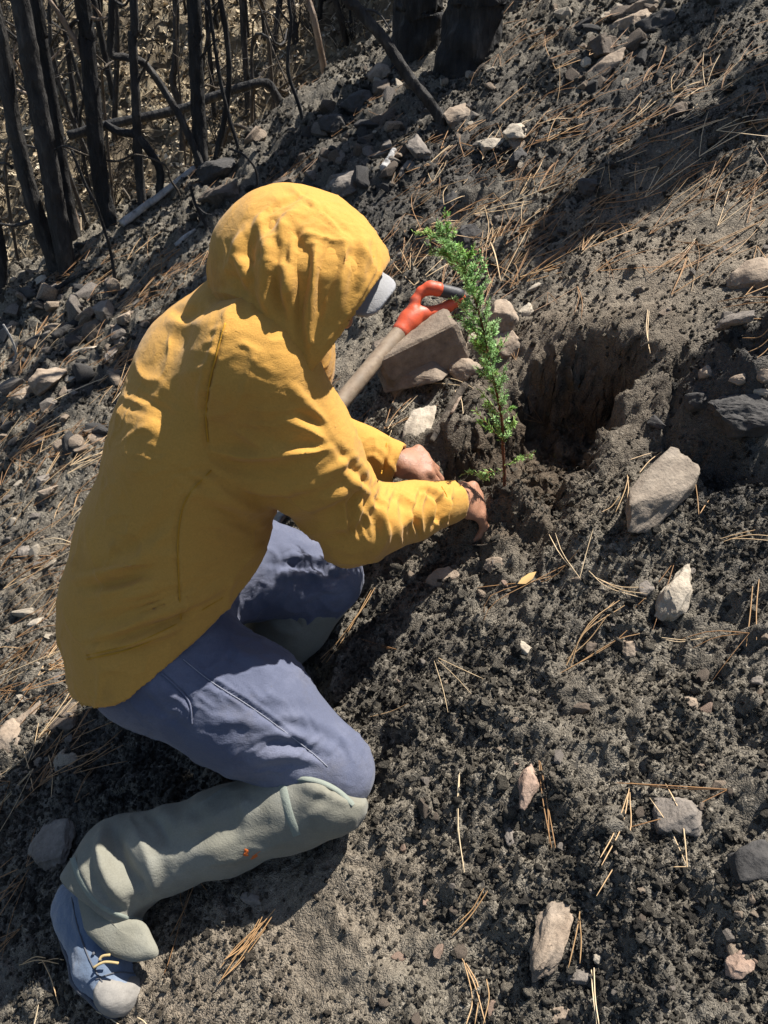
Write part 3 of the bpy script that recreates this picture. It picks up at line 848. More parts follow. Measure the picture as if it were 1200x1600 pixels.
def rock_geo(seed, npts=16, boxy=.0, sub=2, bevel=.07, rough=.05):
    rng = np.random.default_rng(seed)
    bm = bmesh.new()
    if boxy >= 1:
        pts = np.array([[sx, sy, sz] for sx in (-1, 1) for sy in (-1, 1) for sz in (-1, 1)], float) * (1 - .10 * rng.random((8, 3)))
    else:
        p = rng.normal(size=(npts, 3)); p /= np.linalg.norm(p, axis=1, keepdims=True)
        q = p / np.abs(p).max(1, keepdims=True)
        pts = p * (1 - boxy) + q * boxy
        pts *= (.82 + .22 * rng.random((npts, 1)))
    for q in pts: bm.verts.new(q)
    bmesh.ops.convex_hull(bm, input=bm.verts)
    for v in [v for v in bm.verts if not v.link_faces]: bm.verts.remove(v)
    bmesh.ops.dissolve_limit(bm, angle_limit=.12, verts=bm.verts, edges=bm.edges)
    if bevel > 0: bmesh.ops.bevel(bm, geom=list(bm.edges), offset=bevel, segments=1, affect='EDGES', profile=.5, clamp_overlap=True)
    bmesh.ops.triangulate(bm, faces=bm.faces)
    for _ in range(sub): 
        long = [e for e in bm.edges if e.calc_length() > .16]
        if long: bmesh.ops.subdivide_edges(bm, edges=long, cuts=1)
        bmesh.ops.triangulate(bm, faces=bm.faces)
    V = np.array([v.co[:] for v in bm.verts]); Fc = np.array([[v.index for v in f.verts] for f in bm.faces])
    bm.free()
    if rough > 0 and len(V):
        nn = vnormals(V, Fc)
        V = V + nn * (rough * (perlin3(V * 2.2 + seed, 5)[:, None] * 1.2 + .6 * perlin3(V * 5 + seed, 6)[:, None] + .35 * perlin3(V * 11 + seed, 7)[:, None]))
    return V, Fc
def rock(label, cx, cy, w, h, ang, mat, thick=.6, seed=None, boxy=.35, sink=.38, tilt=0.0, name='rock', cat='rock', group=None, npts=18, sub=3, bevel=.045, rough=.085, lift=0.0):
    """w x h photo pixels along the direction ang (degrees, up is positive) and across it"""
    a = math.radians(ang)
    c = G(cx, cy)
    ax = np.array([math.cos(a), -math.sin(a)]) * w / 2; ay = np.array([math.sin(a), math.cos(a)]) * h / 2
    def tp(p):
        r = ray(np.array(p[0]), np.array(p[1])); nrm = ground_n(c[0], c[1], .08)[0]
        t = ((c - CAM) @ nrm) / (r @ nrm); return CAM + r * t
    u = (tp((cx + ax[0], cy + ax[1])) - tp((cx - ax[0], cy - ax[1]))) / 2
    v = (tp((cx + ay[0], cy + ay[1])) - tp((cx - ay[0], cy - ay[1]))) / 2
    lu = np.linalg.norm(u); U = u / lu; v = v - U * (v @ U); lv = np.linalg.norm(v) * .92; Vv = v / np.linalg.norm(v)
    Wn = np.cross(U, Vv); Wn = Wn if Wn[2] > 0 else -Wn
    if tilt:
        q = math.radians(tilt); Vv, Wn = Vv * math.cos(q) + Wn * math.sin(q), Wn * math.cos(q) - Vv * math.sin(q)
    lw = min(lu, lv) * thick
    V, Fc = rock_geo(seed if seed is not None else int(cx * 7 + cy), npts, boxy, sub, bevel, rough)
    W3 = V[:, :1] * U * lu + V[:, 1:2] * Vv * lv + V[:, 2:3] * Wn * lw
    me = mesh_np(name, W3, Fc, RM[mat], False)
    me.polygons.foreach_set('use_smooth', np.ones(len(Fc), bool))
    try: me.set_sharp_from_angle(angle=math.radians(32))
    except Exception: pass
    o = obj(name, me, None, c + Wn * lw * (1 - 2 * sink) * .5 + np.array([0, 0, lift]))
    return tag(o, label, cat, group)
ROCKS = [
 # label, cx, cy, w, h, angle, material, kwargs
 ('large brown brick-shaped rock lying against the shovel handle', 664, 566, 140, 58, 26, 'block', dict(boxy=1, thick=.95, bevel=.09, sub=4, sink=.22, tilt=14, rough=.04)),
 ('flat pale slab set in the soil between block-shaped rock and left hand', 655, 672, 82, 44, 62, 'pale', dict(thick=.5, boxy=.6, sink=.4)),
 ('flat brown stone half under the right end of the block-shaped rock', 728, 572, 60, 48, 30, 'tan', dict(thick=.45, boxy=.5)),
 ('angular tan rock with a dark shaded face behind the seedling', 788, 512, 64, 46, 15, 'tan', dict(thick=.9, boxy=.5, sink=.15)),
 ('small round pale stone beside the angular tan rock behind the seedling', 822, 492, 24, 26, 0, 'pale', dict(thick=.9)),
 ('small blocky tan stone right below the angular rock behind the seedling', 795, 543, 44, 34, 30, 'tan', dict(thick=.8, boxy=.6)),
 ('small cream stone touching the seedling foliage', 740, 527, 24, 30, 0, 'pale', dict(thick=.8)),
 ('thin flat tan stone alone uphill of the seedling', 836, 448, 34, 12, 25, 'pale', dict(thick=.6)),
 ('big pinkish-grey tilted slab right of the planting hole', 1020, 788, 146, 78, 46, 'slab', dict(seed=7982, thick=.95, boxy=.8, sink=.10, tilt=-14, rough=.07, sub=4)),
 ('pale cream upright stone below the big tilted slab', 1052, 930, 104, 66, 72, 'pale', dict(thick=.8, boxy=.7, sink=.2, rough=.10, sub=4)),
 ('small greyish stone against the left of the pale cream stone', 1010, 922, 30, 28, 20, 'grey', dict()),
 ('long pale buried stone at the bottom right', 852, 1478, 160, 72, 66, 'tan', dict(thick=.6, boxy=.4, sink=.3, rough=.12, sub=4)),
 ('pinkish oval stone in the middle of the lower right soil', 826, 1232, 84, 42, 80, 'pink', dict(thick=.7, boxy=.25, sink=.3)),
 ('dark angular grey rock with lighter top at the lower right', 1056, 1280, 88, 72, -10, 'grey', dict(thick=.7, boxy=.5, sink=.25)),
 ('large sooty rock cut by the right edge in the lower right', 1180, 1352, 92, 84, 30, 'dark', dict(thick=.7, boxy=.4)),
 ('knobbly pink stone near the bottom right corner', 1156, 1508, 56, 48, 35, 'pink', dict(thick=.8, boxy=.2)),
 ('flat tan stone cut by the bottom edge', 880, 1586, 92, 34, 4, 'tan', dict(thick=.6, boxy=.5)),
 ('small brown triangular stone with long shadow below the pine needles', 986, 1014, 40, 34, 20, 'tan', dict(thick=.9)),
 ('small brown stone left of the triangular one', 925, 1016, 32, 28, 0, 'brown', dict(thick=.8)),
 ('small pale rounded stone in the soil right of the thigh', 818, 1014, 26, 30, 20, 'pale', dict(thick=.8)),
 ('tan crumbly flat stone in the soil below the forearm', 690, 905, 60, 40, 10, 'tan', dict(thick=.45)),
 ('light brown clod-like stone right of the crumbly flat stone', 775, 880, 42, 28, 15, 'tan', dict(thick=.6)),
 ('small square brown stone in the middle of the right soil', 908, 1106, 40, 22, 4, 'brown', dict(thick=.8, boxy=.7)),
 ('little tan stone near the right edge above the dark angular rock', 1078, 1100, 28, 24, 0, 'tan', dict(thick=.8)),
 ('little dark slate chip near the right edge', 1182, 1064, 26, 16, 0, 'grey', dict(thick=.6, boxy=.6)),
 ('small upright two-toned chip left of centre in the lower soil', 797, 1308, 22, 36, 10, 'grey', dict(thick=.8)),
 ('grey slab chip below the long pale stone', 905, 1525, 50, 40, 20, 'grey', dict(thick=.5)),
 ('small cream pebble right of the long pale stone', 933, 1498, 18, 22, 0, 'pale', dict(thick=.9)),
 ('black shiny chip standing in the bank right of the hole', 1026, 661, 34, 22, -28, 'dark', dict(thick=.8, boxy=.8)),
 ('pale weathered boulder cut by the right edge above the bank', 1182, 432, 110, 52, 24, 'tan', dict(thick=.6, boxy=.3)),
 ('large sooty boulder in the overhanging clump at the right edge', 1158, 652, 120, 84, 12, 'dark', dict(thick=.9, boxy=.5, sink=.2, rough=.14, sub=4)),
 ('tan wedge stone on top of the overhanging clump', 1150, 596, 38, 24, 20, 'tan', dict(thick=.7)),
 ('brown stone at the right edge of the overhanging clump', 1192, 590, 40, 26, 0, 'tan', dict(thick=.7, boxy=.6)),
 ('thin pale stone at the right edge under the brown one', 1188, 612, 40, 14, -10, 'pale', dict(thick=.7, boxy=.5)),
 ('small tan stone on the left shoulder of the overhanging clump', 1104, 584, 28, 20, 20, 'tan', dict()),
 ('dark rounded rock on the left side of the overhanging clump', 1090, 628, 44, 40, 10, 'dark', dict(thick=.8)),
 ('grey rounded stone beside the needles at the upper right edge', 1150, 505, 40, 34, 40, 'grey', dict(thick=.6)),
 ('flat pale stone up the slope behind the hood, left of a pair', 766, 224, 48, 26, 12, 'pale', dict(thick=.5)),
 ('flat pale stone up the slope behind the hood, right of a pair', 805, 208, 42, 28, 30, 'pale', dict(thick=.6, boxy=.5)),
 ('pale rock at the foot of the leaning snag', 708, 186, 66, 26, 25, 'tan', dict(thick=.7, boxy=.4)),
 ('black pointed rock alone on the upper right slope', 921, 297, 34, 28, -20, 'dark', dict(thick=.9, boxy=.4, sink=.1)),
 ('brown rock with lit top near the upper right needles', 1062, 172, 28, 26, 0, 'brown', dict(thick=.9)),
 ('large layered tan ledge rock at the top right', 988, 46, 62, 24, 30, 'tan', dict(thick=.6, boxy=.6, tilt=10)),
 ('dark-faced boulder under the layered ledge at the top right', 940, 72, 52, 34, 25, 'brown', dict(thick=.9, boxy=.4)),
 ('long tan rock slanting below the dark-faced boulder', 948, 102, 84, 26, 36, 'tan', dict(thick=.6, boxy=.5)),
 ('small cream stone in front of the dark-faced boulder', 916, 98, 20, 16, 0, 'pale', dict()),
 ('tan rock slab at the top edge right of centre', 1000, 10, 70, 24, 28, 'tan', dict(thick=.6, boxy=.6)),
 ('thin flat ledge stone left of the layered ledge', 958, 28, 38, 14, 20, 'tan', dict(thick=.7, boxy=.6)),
 ('sooty rock right of the layered ledge', 1022, 40, 48, 30, 30, 'dark', dict(thick=.7)),
 ('big dark brown boulder at the gully edge left of the hood', 352, 310, 70, 44, 12, 'brown', dict(thick=.8, boxy=.5, sink=.15)),
 ('dark rock just above the big brown boulder left of the hood', 338, 268, 58, 34, 8, 'dark', dict(thick=.8, boxy=.5)),
 ('small rusty-brown rock touching the crown of the hood', 440, 288, 34, 18, 0, 'brown', dict(thick=.8)),
 ('dark stone slab sunk in the soil above the hood', 535, 290, 66, 36, 30, 'grey', dict(thick=.5)),
 ('charcoal-coloured rounded rock right of the seedling top', 730, 372, 52, 28, 20, 'dark', dict(thick=.8)),
 ('black rock mid slope above the seedling', 702, 318, 34, 26, 10, 'dark', dict(thick=.8)),
 ('sooty pale-topped rock beside the white stick', 655, 236, 34, 44, 30, 'grey', dict(thick=.8)),
 ('grey-brown rock on the slope right of the white stick', 812, 248, 26, 30, 0, 'dark', dict(thick=.9)),
 ('long grey flat stone on the upper slope left of the flat pale pair', 640, 262, 40, 22, 45, 'grey', dict()),
 ('brown rock at the upper middle below the massive trunks', 590, 118, 46, 24, 20, 'tan', dict(thick=.6)),
 ('dark brown rock behind the leaning snag', 600, 142, 44, 26, 10, 'brown', dict(thick=.7)),
 ('dark flat rock on the gully edge right of the spindly sapling', 560, 168, 60, 28, 25, 'dark', dict(thick=.8)),
 ('grey angular rock on the gully edge under the spindly sapling', 520, 196, 44, 24, 25, 'dark', dict(thick=.8)),
 ('large brown sunken slab at the left edge below the hem', 28, 1128, 96, 30, 38, 'tan', dict(thick=.4, boxy=.5, sink=.3)),
 ('pale tan boulder cut by the left edge below the hem', 16, 1152, 50, 54, 30, 'tan', dict(thick=.6, boxy=.3)),
 ('tan stone partly hidden behind the hem of the sweatshirt', 128, 1066, 40, 50, 60, 'tan', dict(thick=.6)),
 ('small grey stone left of the hem', 88, 1056, 18, 16, 0, 'grey', dict()),
 ('dark streaked stone in front of the hem, left of the shadow', 100, 1130, 50, 34, 20, 'brown', dict(thick=.5)),
 ('large dark rock lying in the shadow left of the gaiter', 84, 1322, 80, 96, 20, 'grey', dict(thick=.45, boxy=.5, sink=.3)),
 ('small stone in the shadow beneath the gaiter', 392, 1404, 36, 26, -20, 'grey', dict(thick=.6)),
 ('tan round stone left of the sweatshirt back', 56, 972, 26, 18, 10, 'pale', dict()),
 ('long grey pebble left of the sweatshirt back', 38, 862, 26, 20, 40, 'grey', dict()),
 ('brown wedge stone left of the sweatshirt back', 76, 770, 40, 16, 25, 'tan', dict(thick=.7)),
 ('grey wedge stone just above the brown wedge', 66, 752, 28, 16, 25, 'grey', dict(thick=.7)),
 ('triangular grey rock on top of the left rubble', 168, 492, 34, 26, 20, 'grey', dict(thick=.9, boxy=.4, sink=.1)),
 ('grey square rock at the right of the left rubble beside the back', 184, 532, 24, 16, 5, 'grey', dict(boxy=.6)),
 ('long pale rock in the left rubble', 134, 548, 50, 14, 14, 'pale', dict(thick=.8, boxy=.4)),
 ('brown blocky rock in the left rubble', 150, 522, 34, 30, 20, 'brown', dict(thick=.9, boxy=.4)),
 ('broad tan rock at the foot of the left rubble', 76, 596, 52, 34, 15, 'tan', dict(thick=.7, boxy=.4)),
 ('cream cube stone in the left rubble', 110, 592, 16, 12, 0, 'pale', dict(boxy=.8)),
 ('grey wedge at the bottom of the left rubble', 110, 614, 28, 12, -8, 'grey', dict()),
 ('tan pyramid stone in the lower left rubble', 36, 622, 26, 24, 0, 'tan', dict(thick=.9)),
 ('dark rock with brown top at the left of the rubble', 25, 575, 30, 20, 20, 'brown', dict()),
 ('grey block in the left rubble next to the sweatshirt', 172, 556, 20, 24, 10, 'grey', dict(boxy=.7)),
 ('tan pointed stone high in the left rubble', 196, 500, 20, 22, 0, 'tan', dict(thick=.9)),
 ('flat grey stone at the lower left below the rubble', 60, 690, 26, 14, 20, 'grey', dict()),
 ('bright cream stone among litter at the left gully edge', 66, 440, 22, 14, 45, 'pale', dict(thick=.8)),
 ('white round stone at the far left gully edge', 20, 437, 12, 9, 0, 'pale', dict()),
 ('black angular rock at the far left gully edge', 42, 458, 36, 18, -15, 'dark', dict(thick=.9)),
 ('brown stump-like rock at the foot of the scaly trunk', 127, 382, 22, 14, 0, 'dark', dict(thick=.9)),
]
def block_rock():
    f0, f1 = P(662, 538, 1.985), P(690, 596, 1.915); l0, l1 = P(586, 575, 1.995), P(600, 616, 1.985); r0, r1 = P(712, 508, 2.13), P(738, 560, 2.05)
    C8 = np.array([f0, f1, l0, l1, r0, r1, l0 + r0 - f0 - UP * .055, l1 + r1 - f1 - UP * .02]); c = C8.mean(0)
    bm = bmesh.new()
    for q in (C8 - c) / .1: bm.verts.new(q)
    bmesh.ops.convex_hull(bm, input=bm.verts); bmesh.ops.dissolve_limit(bm, angle_limit=.15, verts=bm.verts, edges=bm.edges)
    bmesh.ops.bevel(bm, geom=list(bm.edges), offset=.06, segments=2, affect='EDGES', profile=.5, clamp_overlap=True); bmesh.ops.triangulate(bm, faces=bm.faces)
    for _ in range(4):
        bmesh.ops.subdivide_edges(bm, edges=[e for e in bm.edges if e.calc_length() > .1], cuts=1); bmesh.ops.triangulate(bm, faces=bm.faces)
    V = np.array([v.co[:] for v in bm.verts]); Fc = np.array([[v.index for v in f.verts] for f in bm.faces]); bm.free()
    V = V + vnormals(V, Fc) * (.05 * perlin3(V * 1.8, 5) + .03 * perlin3(V * 4.5, 6) + .018 * perlin3(V * 11, 7))[:, None]
    me = mesh_np('rock', V * .1, Fc, RM['block'], True); me.set_sharp_from_angle(angle=math.radians(35))
    tag(obj('rock', me, None, c), 'large brown block-shaped rock lying against the shovel handle', 'rock')
block_rock()
for L_, cx, cy, w, h, ang, mt, kw in ROCKS:
    rock(L_, cx, cy, w, h, ang, mt, **kw)

def build_stones():
    """small stones one can count, strewn over the slope; each an object, shapes shared"""
    rng = np.random.default_rng(51)
    protos = {k: [mesh_np('stone', *rock_geo(300 + 10 * i + j, 14, .35, 1, .1, .04), RM[k], False) for j in range(3)] for i, k in enumerate(('tan', 'grey', 'dark', 'brown', 'pale', 'pink'))}
    zones = [((0, 440, 240, 720), 95, .013, .050, ('grey', 'tan', 'tan', 'dark'), 'stone in the heap of rubble behind the kneeling person', 'rubble stones left of the person'),
             ((560, 100, 820, 260), 50, .010, .042, ('grey', 'brown', 'tan', 'pale'), 'sooty stone on the upper slope below the massive trunks', 'stones on the upper slope'),
             ((860, 0, 1030, 140), 34, .010, .042, ('tan', 'brown', 'pale', 'dark'), 'stone strewn around the ledge rocks at the top right', 'stones by the ledge rocks'),
             ((380, 170, 640, 300), 40, .012, .05, ('dark', 'tan', 'brown', 'grey'), 'dark stone along the gully edge above the hood', 'stones along the gully edge'),
             ((600, 880, 1200, 1600), 70, .005, .014, ('tan', 'grey', 'pink', 'brown'), 'small stone sunk in the black soil of the lower right', 'small stones in the lower right soil'),
             ((620, 300, 1200, 520), 34, .006, .016, ('grey', 'tan', 'dark'), 'small stone on the bare upper right slope', 'small stones on the upper right slope'),
             ((0, 720, 130, 1250), 34, .008, .030, ('grey', 'tan', 'pale'), 'small stone on the ash at the left border', 'small stones at the left border')]
    for (x0, y0, x1, y1), n, r0, r1, kinds, lab, grp in zones:
        p = ground_hit(rng.uniform(x0, x1, n), rng.uniform(y0, y1, n))
        if grp.startswith('stones along'):
            p = p[p[:, 1] < 3.75 + .5 * p[:, 0]]
        for q in p:
            k = kinds[rng.integers(len(kinds))]; o = obj('stone', protos[k][rng.integers(3)], None, q)
            s = r0 + (r1 - r0) * rng.random() ** 1.5
            o.scale = (s * rng.uniform(.9, 1.5), s * rng.uniform(.7, 1.1), s * rng.uniform(.5, .8)); o.rotation_euler = (rng.normal(0, .35), rng.normal(-.35, .35), rng.uniform(0, 6.28))
            sz = 'tiny' if s < .009 else 'small' if s < .016 else 'fist-sized'
            tag(o, where_label(f"{sz} {dict(dark='sooty black').get(k, k)} stone", q), 'stone', grp)
build_stones()
# ------------------------------------------------------------------ fallen pine needles
def needle_mat():
    m, nt, b = new_mat('dry_pine_needle'); n = N(nt); co = n.coord('Object')
    r = n('ShaderNodeObjectInfo').outputs['Random']
    c = n.ramp(n.math('ADD', n.math('MULTIPLY', r, .75), n.math('MULTIPLY', n.noise(co, 25, 3, .5), .25)), [(.1, (.25, .13, .055)), (.35, (.42, .25, .115)), (.6, (.54, .37, .20)), (.9, (.64, .51, .33))])
    n.l(c, b.inputs['Base Color']); b.inputs['Roughness'].default_value = .55
    return m
M_NEEDLE = needle_mat()
def strand(pts, r=.0009, sides=4, n=9):
    q = resample(np.asarray(pts, float), n)
    return tube(q, r * np.concatenate([[.8], np.ones(n - 2), [.45]]), sides, 0, cap=False)
def lay(px_pts, lift=.004):
    """a polyline of photo pixels laid over the ground, bridging the hollows"""
    px_pts = np.array(px_pts, float)
    d = resample(px_pts, 9) if len(px_pts) > 2 else px_pts[0] + (px_pts[-1] - px_pts[0]) * np.linspace(0, 1, 9)[:, None]
    g = ground_hit(d[:, 0], d[:, 1])
    n = len(g); t = np.linspace(0, 1, n)
    # straighten: least squares line in height along the strand, raised over the bumps
    A = np.stack([np.ones(n), t, t * t], -1); co = np.linalg.lstsq(A, g[:, 2], rcond=None)[0]
    z = A @ co; z = z + max(0, np.max(g[:, 2] - z)) * .95 + lift
    dep = (g - CAM) @ FWD; A1 = np.stack([np.ones(n), t], -1); dl = A1 @ np.linalg.lstsq(A1, dep, rcond=None)[0]
    out = CAM + ray(d[:, 0], d[:, 1]) * (dl - .010)[:, None]
    out[:, 2] = np.maximum(out[:, 2], 0 * z - 9)
    return out
NAMED = [
 ('two long orange needles on the soil below the knee', [[(718, 1208), (716, 1290), (726, 1366)], [(717, 1210), (714, 1280), (722, 1340)]]),
 ('pair of straw needles hanging over the pinkish oval stone', [[(842, 1188), (848, 1250), (862, 1325)], [(843, 1190), (855, 1255), (858, 1318)], [(844, 1190), (858, 1270), (868, 1325)]]),
 ('fan of pale needles right of the pinkish oval stone', [[(983, 1232), (972, 1290), (940, 1352)], [(981, 1240), (960, 1300), (938, 1340)], [(984, 1238), (982, 1310), (932, 1400)]]),
 ('sheaf of straw needles lying in front of the dusty boot', [[(408, 1442), (372, 1490), (342, 1536)], [(412, 1440), (370, 1478), (344, 1512)], [(405, 1436), (380, 1478), (350, 1500)], [(415, 1450), (378, 1500), (346, 1530)], [(410, 1432), (390, 1470), (362, 1500)], [(430, 1420), (408, 1446), (390, 1470)], [(425, 1432), (405, 1460), (372, 1492)], [(398, 1450), (372, 1480), (352, 1498)], [(402, 1456), (374, 1500), (340, 1538)]]),
 ('bundle of rusty needles across the soil left of the pale cream stone', [[(960, 940), (915, 985), (884, 1040)], [(968, 938), (920, 975), (880, 1050)], [(976, 946), (912, 990), (890, 1048)], [(950, 960), (920, 1000), (886, 1030)]]),
 ('fan of orange needles left of the pale cream stone', [[(920, 892), (950, 918), (1010, 936)], [(925, 900), (965, 916), (1006, 918)], [(938, 906), (972, 922), (1012, 928)]]),
 ('long rusty needles across the soil below the seedling mound', [[(890, 880), (830, 910), (770, 944), (750, 985)], [(870, 898), (820, 912), (762, 935), (755, 988)], [(905, 858), (860, 905), (800, 912), (745, 918)]]),
 ('curved needle trio above the square brown stone', [[(1000, 990), (960, 1002), (885, 1048)], [(980, 985), (950, 1010), (875, 1052)]]),
 ('pair of needles lying right of the triangular brown stone', [[(1034, 998), (1065, 1003), (1108, 994)], [(1032, 996), (1070, 1000), (1100, 998)]]),
 ('upright pale needles beside the big tilted slab', [[(1086, 750), (1090, 780), (1092, 806)], [(1120, 770), (1105, 785), (1094, 802)]]),
 ('rust needles left of the big tilted slab', [[(982, 745), (975, 770), (962, 800)], [(980, 742), (982, 762), (980, 780)], [(968, 775), (955, 792), (940, 800)], [(985, 718), (1010, 710), (1030, 706)], [(1034, 706), (1015, 720), (998, 740)]]),
 ('forked straw needles cut by the bottom edge', [[(722, 1498), (742, 1540), (758, 1598)], [(728, 1505), (748, 1545), (742, 1600)], [(760, 1530), (764, 1560), (755, 1600)], [(724, 1500), (738, 1560), (728, 1602)]]),
 ('pale needles standing over the long pale stone', [[(906, 1424), (900, 1460), (888, 1512)], [(905, 1428), (908, 1470), (906, 1505)]]),
 ('needle pair at the bottom edge right of the tan stone', [[(928, 1512), (930, 1560), (936, 1602)], [(924, 1515), (926, 1550), (932, 1600)]]),
 ('thin straw needles left of the bent forked needles', [[(762, 1392), (736, 1430), (706, 1462)], [(756, 1388), (738, 1420), (718, 1440)]]),
 ('rusty needles at the foot of the thigh shadow', [[(586, 918), (560, 960), (494, 1046)], [(580, 922), (545, 985), (510, 1035)], [(560, 958), (530, 1000), (500, 1030)]]),
 ('single rusty needle right of the knee', [[(640, 1098), (610, 1112), (578, 1120)]]),
 ('needle upright in the bank above the hole', [[(1012, 484), (1010, 515), (1016, 552)], [(1014, 486), (1012, 520), (1014, 545)]]),
 ('bunch of straw needles over the overhanging clump', [[(1210, 520), (1190, 540), (1165, 552)], [(1208, 505), (1188, 526), (1160, 528)], [(1215, 500), (1180, 498), (1170, 500)], [(1208, 535), (1195, 550), (1182, 560)]]),
 ('pale needles running down the sooty soil at the right edge', [[(1186, 905), (1182, 950), (1182, 1000)], [(1176, 915), (1172, 960), (1166, 1010)]]),
 ('straw needle spray at the right edge below the gully', [[(1210, 838), (1170, 836), (1130, 846)], [(1205, 845), (1170, 842), (1140, 842)], [(1180, 828), (1150, 835), (1125, 842)]]),
 ('straw needles left of the big boulder in the shadow, by the hem', [[(60, 1130), (52, 1170), (40, 1200)], [(84, 1132), (66, 1165), (48, 1188)], [(76, 1180), (82, 1210), (80, 1245)], [(38, 1175), (46, 1205), (52, 1235)]]),
 ('yellow straw clump beside the boot sole', [[(30, 1508), (60, 1500), (92, 1506)], [(66, 1500), (80, 1530), (92, 1572)], [(60, 1505), (85, 1498), (100, 1500)], [(36, 1505), (55, 1495), (72, 1497)]]),
 ('needles poking up at the bottom edge under the boot', [[(150, 1580), (170, 1590), (190, 1604)], [(60, 1570), (56, 1590), (52, 1606)], [(215, 1590), (225, 1596), (232, 1606)]]),
 ('rusty needle beside the charred stick and left hand', [[(606, 670), (616, 655), (652, 618)], [(604, 675), (630, 655), (662, 640)], [(612, 672), (606, 690), (604, 700)]]),
 ('needles scattered beneath the block-shaped rock', [[(712, 610), (708, 625), (700, 650)], [(716, 608), (722, 630), (724, 655)], [(672, 598), (700, 600), (730, 604)], [(690, 588), (720, 596), (745, 610)]]),
 ('long tangled straw needles up the slope right of the seedling tip', [[(770, 350), (760, 380), (745, 420)], [(780, 355), (765, 375), (742, 395)], [(790, 352), (775, 385), (752, 425)], [(755, 360), (750, 385), (735, 405)], [(765, 340), (770, 365), (758, 400)]]),
]
for lab, strands in NAMED:
    parts_ = []
    for s in strands:
        q = lay(s); parts_.append(strand(q, .00095))
    V, Fc = cat_meshes(parts_)
    c = V.mean(0)
    o = obj('pine_needles', mesh_np('pine_needles', V - c, Fc, M_NEEDLE), None, c)
    tag(o, lab, 'pine needles')

def needle_protos(rng, k):
    out = []
    for i in range(k):
        L = rng.uniform(.10, .19); parts_ = []
        for j in range(rng.integers(2, 4)):
            a = rng.normal(0, .16); b = rng.normal(0, .035)
            parts_.append(strand([[0, 0, 0], [L * .5, a * L * .4 + b, .004 + rng.normal(0, .003)], [L * rng.uniform(.85, 1), a * L + b * 1.5, rng.normal(0, .005)]], rng.uniform(.0009, .0013), 3, 6))
        out.append(cat_meshes(parts_))
    return out
def place_needle(rng, x, y, az, L=.15):
    e = np.array([math.cos(az), math.sin(az)]) * L
    t = np.linspace(0, 1, 9); hx = x + e[0] * t; hy = y + e[1] * t
    h = full_h(hx, hy); A = np.stack([np.ones(9), t], -1); co = np.linalg.lstsq(A, h, rcond=None)[0]
    off = max(0, np.max(h - A @ co)) * .6 + .0025
    X = np.array([e[0], e[1], co[1]]); X /= np.linalg.norm(X)
    Z = ground_n(np.array([x]), np.array([y]))[0]; Yv = np.cross(Z, X); Yv /= np.linalg.norm(Yv); Z = np.cross(X, Yv)
    return np.array([x, y, co[0] + off]), np.stack([X, Yv, Z], 1)
def build_needles():
    rng = np.random.default_rng(61)
    pr = needle_protos(rng, 14)
    pm = [mesh_np('pine_needle', V, Fc, M_NEEDLE) for V, Fc in pr]
    zones = [((600, 860, 1200, 1600), 3, 1.9, .7), ((0, 700, 130, 1250), 34, .75, .3), ((0, 480, 230, 720), 30, .7, .35), ((820, 80, 1200, 320), 48, .62, .25), ((640, 180, 860, 480), 40, .8, .4), ((880, 330, 1200, 470), 14, .6, .5), ((100, 380, 420, 480), 20, .7, .4)]
    left = []
    for (x0, y0, x1, y1), n, az, sd in zones:
        p = ground_hit(rng.uniform(x0, x1, n * 2), rng.uniform(y0, y1, n * 2))
        for i, q in enumerate(p):
            a = az + rng.normal(0, sd) + (math.pi if rng.random() < .5 else 0)
            c, R = place_needle(rng, q[0], q[1], a)
            k = rng.integers(14); s = rng.uniform(.6, 1.1)
            if i < n:
                o = obj('pine_needle', pm[k], None); M = Matrix((R * s).tolist()).to_4x4(); M.translation = Vector(c.tolist()); o.matrix_world = M
                tag(o, 'dry fallen pine needle tuft, one of the many strewn over the burnt slope', 'pine needle', 'pine needles strewn over the slope')
            elif y1 < 1300:
                left.append((pr[k][0] * s @ R.T + c, pr[k][1]))
    # the rest of the needle litter as one mass
    n = 1150
    x, y = scatter_uv(n, rng, 4.0)
    x[:550], y[:550] = rng.uniform(-2.2, 1.6, 550), rng.uniform(1.75, 3.6, 550)
    for i in range(n):
        if y[i] > 3.8 + .5 * x[i] or blobs(x[i:i+1], y[i:i+1], SMOOTH)[0] > .6 * rng.random() + .2: continue
        dens = perlin2(np.array([x[i] * 2.3]), np.array([y[i] * 2.3]), 88)[0]
        if dens < rng.normal(.05, .15): continue
        if y[i] < 1.5 and x[i] > -.25 and rng.random() > .05: continue
        c, R = place_needle(rng, x[i], y[i], .7 + rng.normal(0, .5) + (math.pi if rng.random() < .5 else 0))
        k = rng.integers(14); s = rng.uniform(.45, 1.0)
        left.append((pr[k][0] * s @ R.T + c, pr[k][1]))
    V, Fc = cat_meshes(left)
    o = obj('needle_litter', mesh_np('needle_litter', V, Fc, M_NEEDLE)); tag(o, 'thin layer of dry rusty pine needle litter over the slope', None, None, 'stuff')
build_needles()
